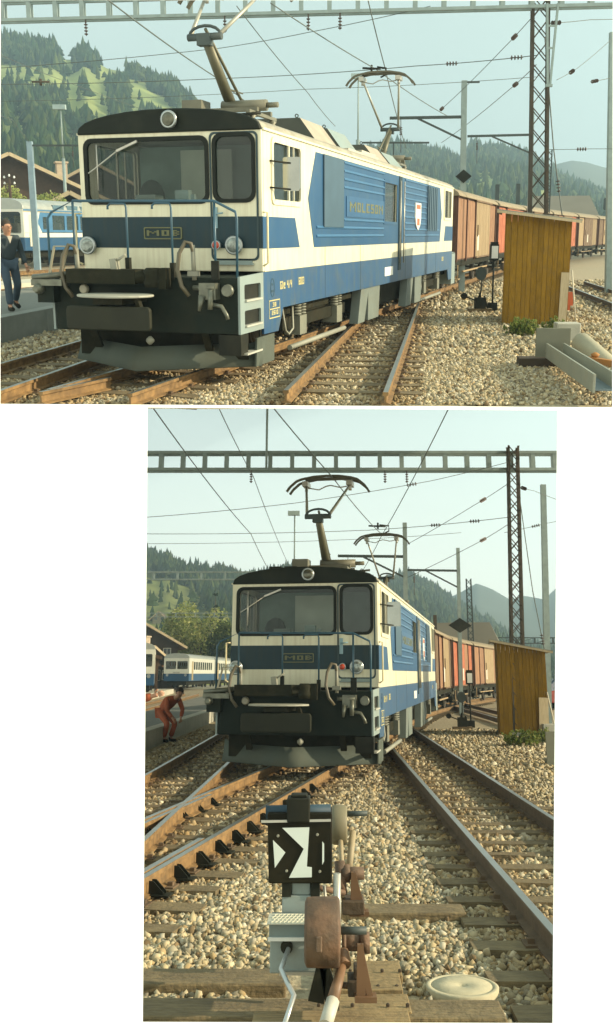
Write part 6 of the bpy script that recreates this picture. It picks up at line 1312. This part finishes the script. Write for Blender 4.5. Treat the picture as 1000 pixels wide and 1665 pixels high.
cl = MB(); c = P3(1, 619, 112, 26.8); cl.tube([c + Vector((-.5, 0, .02)), c + Vector((.0, 0, .0))], .03, 6); cl.tube([c + Vector((-.25, 0, -.08)), c + Vector((-.25, 0, .1))], .03, 6); cl.tube([c + Vector((-.1, 0, .05)), c + Vector((.15, 0, .02)), c + Vector((.15, 0, -.15)), c + Vector((.0, 0, -.22))], .025, 6)
tag(cl.build('wire_clamp', black), 'dark wire clamp just above the rear pantograph, upper view', 'clamp')
c = P3(1, 66, 133, 28); tag(MB().tube([(-.25, 0, 0), (.25, 0, 0)], .03, 6).tube([(0, 0, -.1), (0, 0, .08)], .04, 6).build('wire_clamp', lattrust, None, c), 'brown wire clamp on the cross wire in front of the forest, upper view', 'clamp')
# background left
a_ = P3(1, 0, 300, 78); chalet(1, (P3(1, -5, 0, 80).x, 80, GZ), radians(24), 15, 16, 4.9, 8.3, 'wide dark timber chalet with low-pitched brown roof behind the coach, upper view', dkwood, brroof, (4.6, 2, 8.0))
chalet(1, (P3(1, 140, 0, 98).x, 98, GZ), radians(10), 11, 12, 6.0, 8.9, 'second dark roofed chalet half hidden behind the cab, upper view', dkwood, brroof, None)
chalet(1, (P3(1, 108, 0, 68).x, 66, GZ), radians(15), 5.2, 5, 3.2, 4.6, 'small dark hut roof above the coach beside the cab, upper view', dkwood, dkwood, None, balcony=False, name='hut', nwin=1)
chalet(1, (P3(1, 117, 262, 260).x, 260, P3(1, 117, 268, 260).z), radians(20), 7, 8, 2.0, 4.2, 'tiny white-walled chalet on the meadow above the roofs, upper view', M('pale_wall', (.45, .38, .26), .9), brroof, None, balcony=False, nwin=2)
for px, Y, H, R, lab in ((2, 60, 4.6, 1.9, 'sunlit yellow-green bush at the left edge above the coach, upper view'), (28, 62, 3.9, 1.5, 'small green bush left of the blue-grey pole, upper view'), (72, 61, 4.4, 1.9, 'round green bush right of the blue-grey pole, upper view'), (92, 63, 3.6, 1.3, 'low green bush beside the hut roof, upper view')):
    broadleaf(1, (P3(1, px, 300, Y).x, Y, GZ), H, R, lab, 'bush', 2600, YEL, 'bush', .10)
bt = thing('large_building', 'large grey-brown hipped roof building behind the lattice mast, upper view', 'building', (P3(1, 912, 350, 105).x, 105, GZ), radians(-14)); hip(bt, 9.0, 10, 3.2, 6.3, 1.4)
rl = [(-260, 90), (-150, 50), (-60, 66), (0, 68), (40, 72), (88, 80), (100, 96), (122, 98), (135, 84), (155, 100), (175, 112), (230, 122), (258, 136), (285, 142), (312, 168), (330, 200), (360, 230), (420, 260), (520, 275)]
def fo(px, t):
    if px < 100 and t > .8: return .95
    if px < 175 and .72 < t < .86 and noise.noise(Vector((px * .05, t * 8, 1.3))) < .32: return .01
    if px < 100: return .9 if t < .6 and noise.noise(Vector((px * .04, t * 7, 6.3))) < .3 else .02
    if 120 < px < 160 and t > .8: return .95
    if 205 < px < 250 and t > .93: return .9
    if px > 240 and t > .85: return .8
    if t < .3: return .8
    nz_ = noise.noise(Vector((px * .03, t * 5, 3.3)))
    return .8 if nz_ > .17 else .012
hill(1, 'wooded_hill', rl, 150, 520, 100, 'spruce forest and clearings on the steep hill at the left, upper view', fo, 11000, 5.8, meadow, seed=11)
rr_ = [(480, 290), (560, 262), (600, 250), (640, 238), (690, 248), (715, 252), (750, 262), (765, 240), (800, 245), (850, 252), (880, 272), (920, 296), (960, 312), (1010, 338), (1060, 350), (1200, 362)]
hill(1, 'wooded_ridge', rr_, 220, 700, 50, 'spruce forest on the ridge behind the wagons, upper view', lambda px, t: .9 if (t > .55 or noise.noise(Vector((px * .03, t * 6, 7))) > 0) else .15, 7000, 6.5, meadow, seed=14)
far(1, 'far_mountains', [(560, 300), (700, 268), (800, 285), (870, 290), (905, 268), (930, 260), (955, 262), (985, 272), (1020, 282), (1060, 290)], 1000, farmount, 9)
stones(1, [(Y0g + .22, 15, 800, .0255), (15, 24, 220, .040), (24, 40, 60, .06)], 'pale broken ballast stones covering the upper yard')
# ------------------------------------------------------------------ set the upper yard on its tilted ground
bpy.context.view_layer.update()
for o in ROOTS[1]:
    M_ = Matrix.Translation(o.location) @ o.rotation_euler.to_matrix().to_4x4()
    o.matrix_world = T1 @ M_
# ------------------------------------------------------------------ the white sheet round the two views
CUR['w'] = 0
N_ = (Matrix.Rotation(radians(0), 3, 'X') @ Vector((sin(radians(24)) * cos(radians(14)), -cos(radians(24)) * cos(radians(14)), sin(radians(14))))).normalized()
E_ = Vector((0, 0, HC[2])); D0 = 2.15
RX = Vector((0, 0, 1)).cross(N_).normalized(); UP = N_.cross(RX).normalized()
def onsheet(px, py):
    r = Vector(ray(2, px, py)).normalized(); t = -D0 / r.dot(N_); p = r * t; return (p.dot(RX), p.dot(UP))
outer = [onsheet(*p) for p in ((-420, -160), (1320, -160), (1320, 1900), (-420, 1900))]
h1_ = [onsheet(*p) for p in ((0.8, -0.6), (996.5, 1.0), (995.5, 662.6), (0.5, 657.0))]
h2_ = [onsheet(*p) for p in ((240, 662.5), (906, 667.5), (898.5, 1663.5), (232, 1661.5))]
mb = MB().prism(outer, -.0012, .0012, 'z', holes=[h1_, h2_])
paper = M('white_paper', (.78, .80, .78), .9, var=.006, scale=2, spec=.1)
o = mb.build('backing_sheet', paper); o.matrix_world = Matrix.Translation(E_ - N_ * D0) @ Matrix((RX, UP, N_)).transposed().to_4x4()
tag(o, 'large plain white backing sheet with two openings through which both views are seen', 'paper sheet')

# ------------------------------------------------------------------ summer haze filling the valley
hz = MB().box(-640, 500, -6, 1215, -7, 600).mesh('haze', [])
hm = bpy.data.materials.new('haze_air'); hm.use_nodes = True; hn = hm.node_tree; hn.nodes.clear()
ho = hn.nodes.new('ShaderNodeOutputMaterial'); hv = hn.nodes.new('ShaderNodeVolumePrincipled'); hn.links.new(hv.outputs[0], ho.inputs['Volume'])
hv.inputs['Color'].default_value = (.60, .85, 1.0, 1); hv.inputs['Density'].default_value = HAZE; hv.inputs['Anisotropy'].default_value = 0.2
hz.materials.append(hm); o = put('haze', hz); o['kind'] = 'stuff'; o['label'] = 'pale summer haze in the valley air'
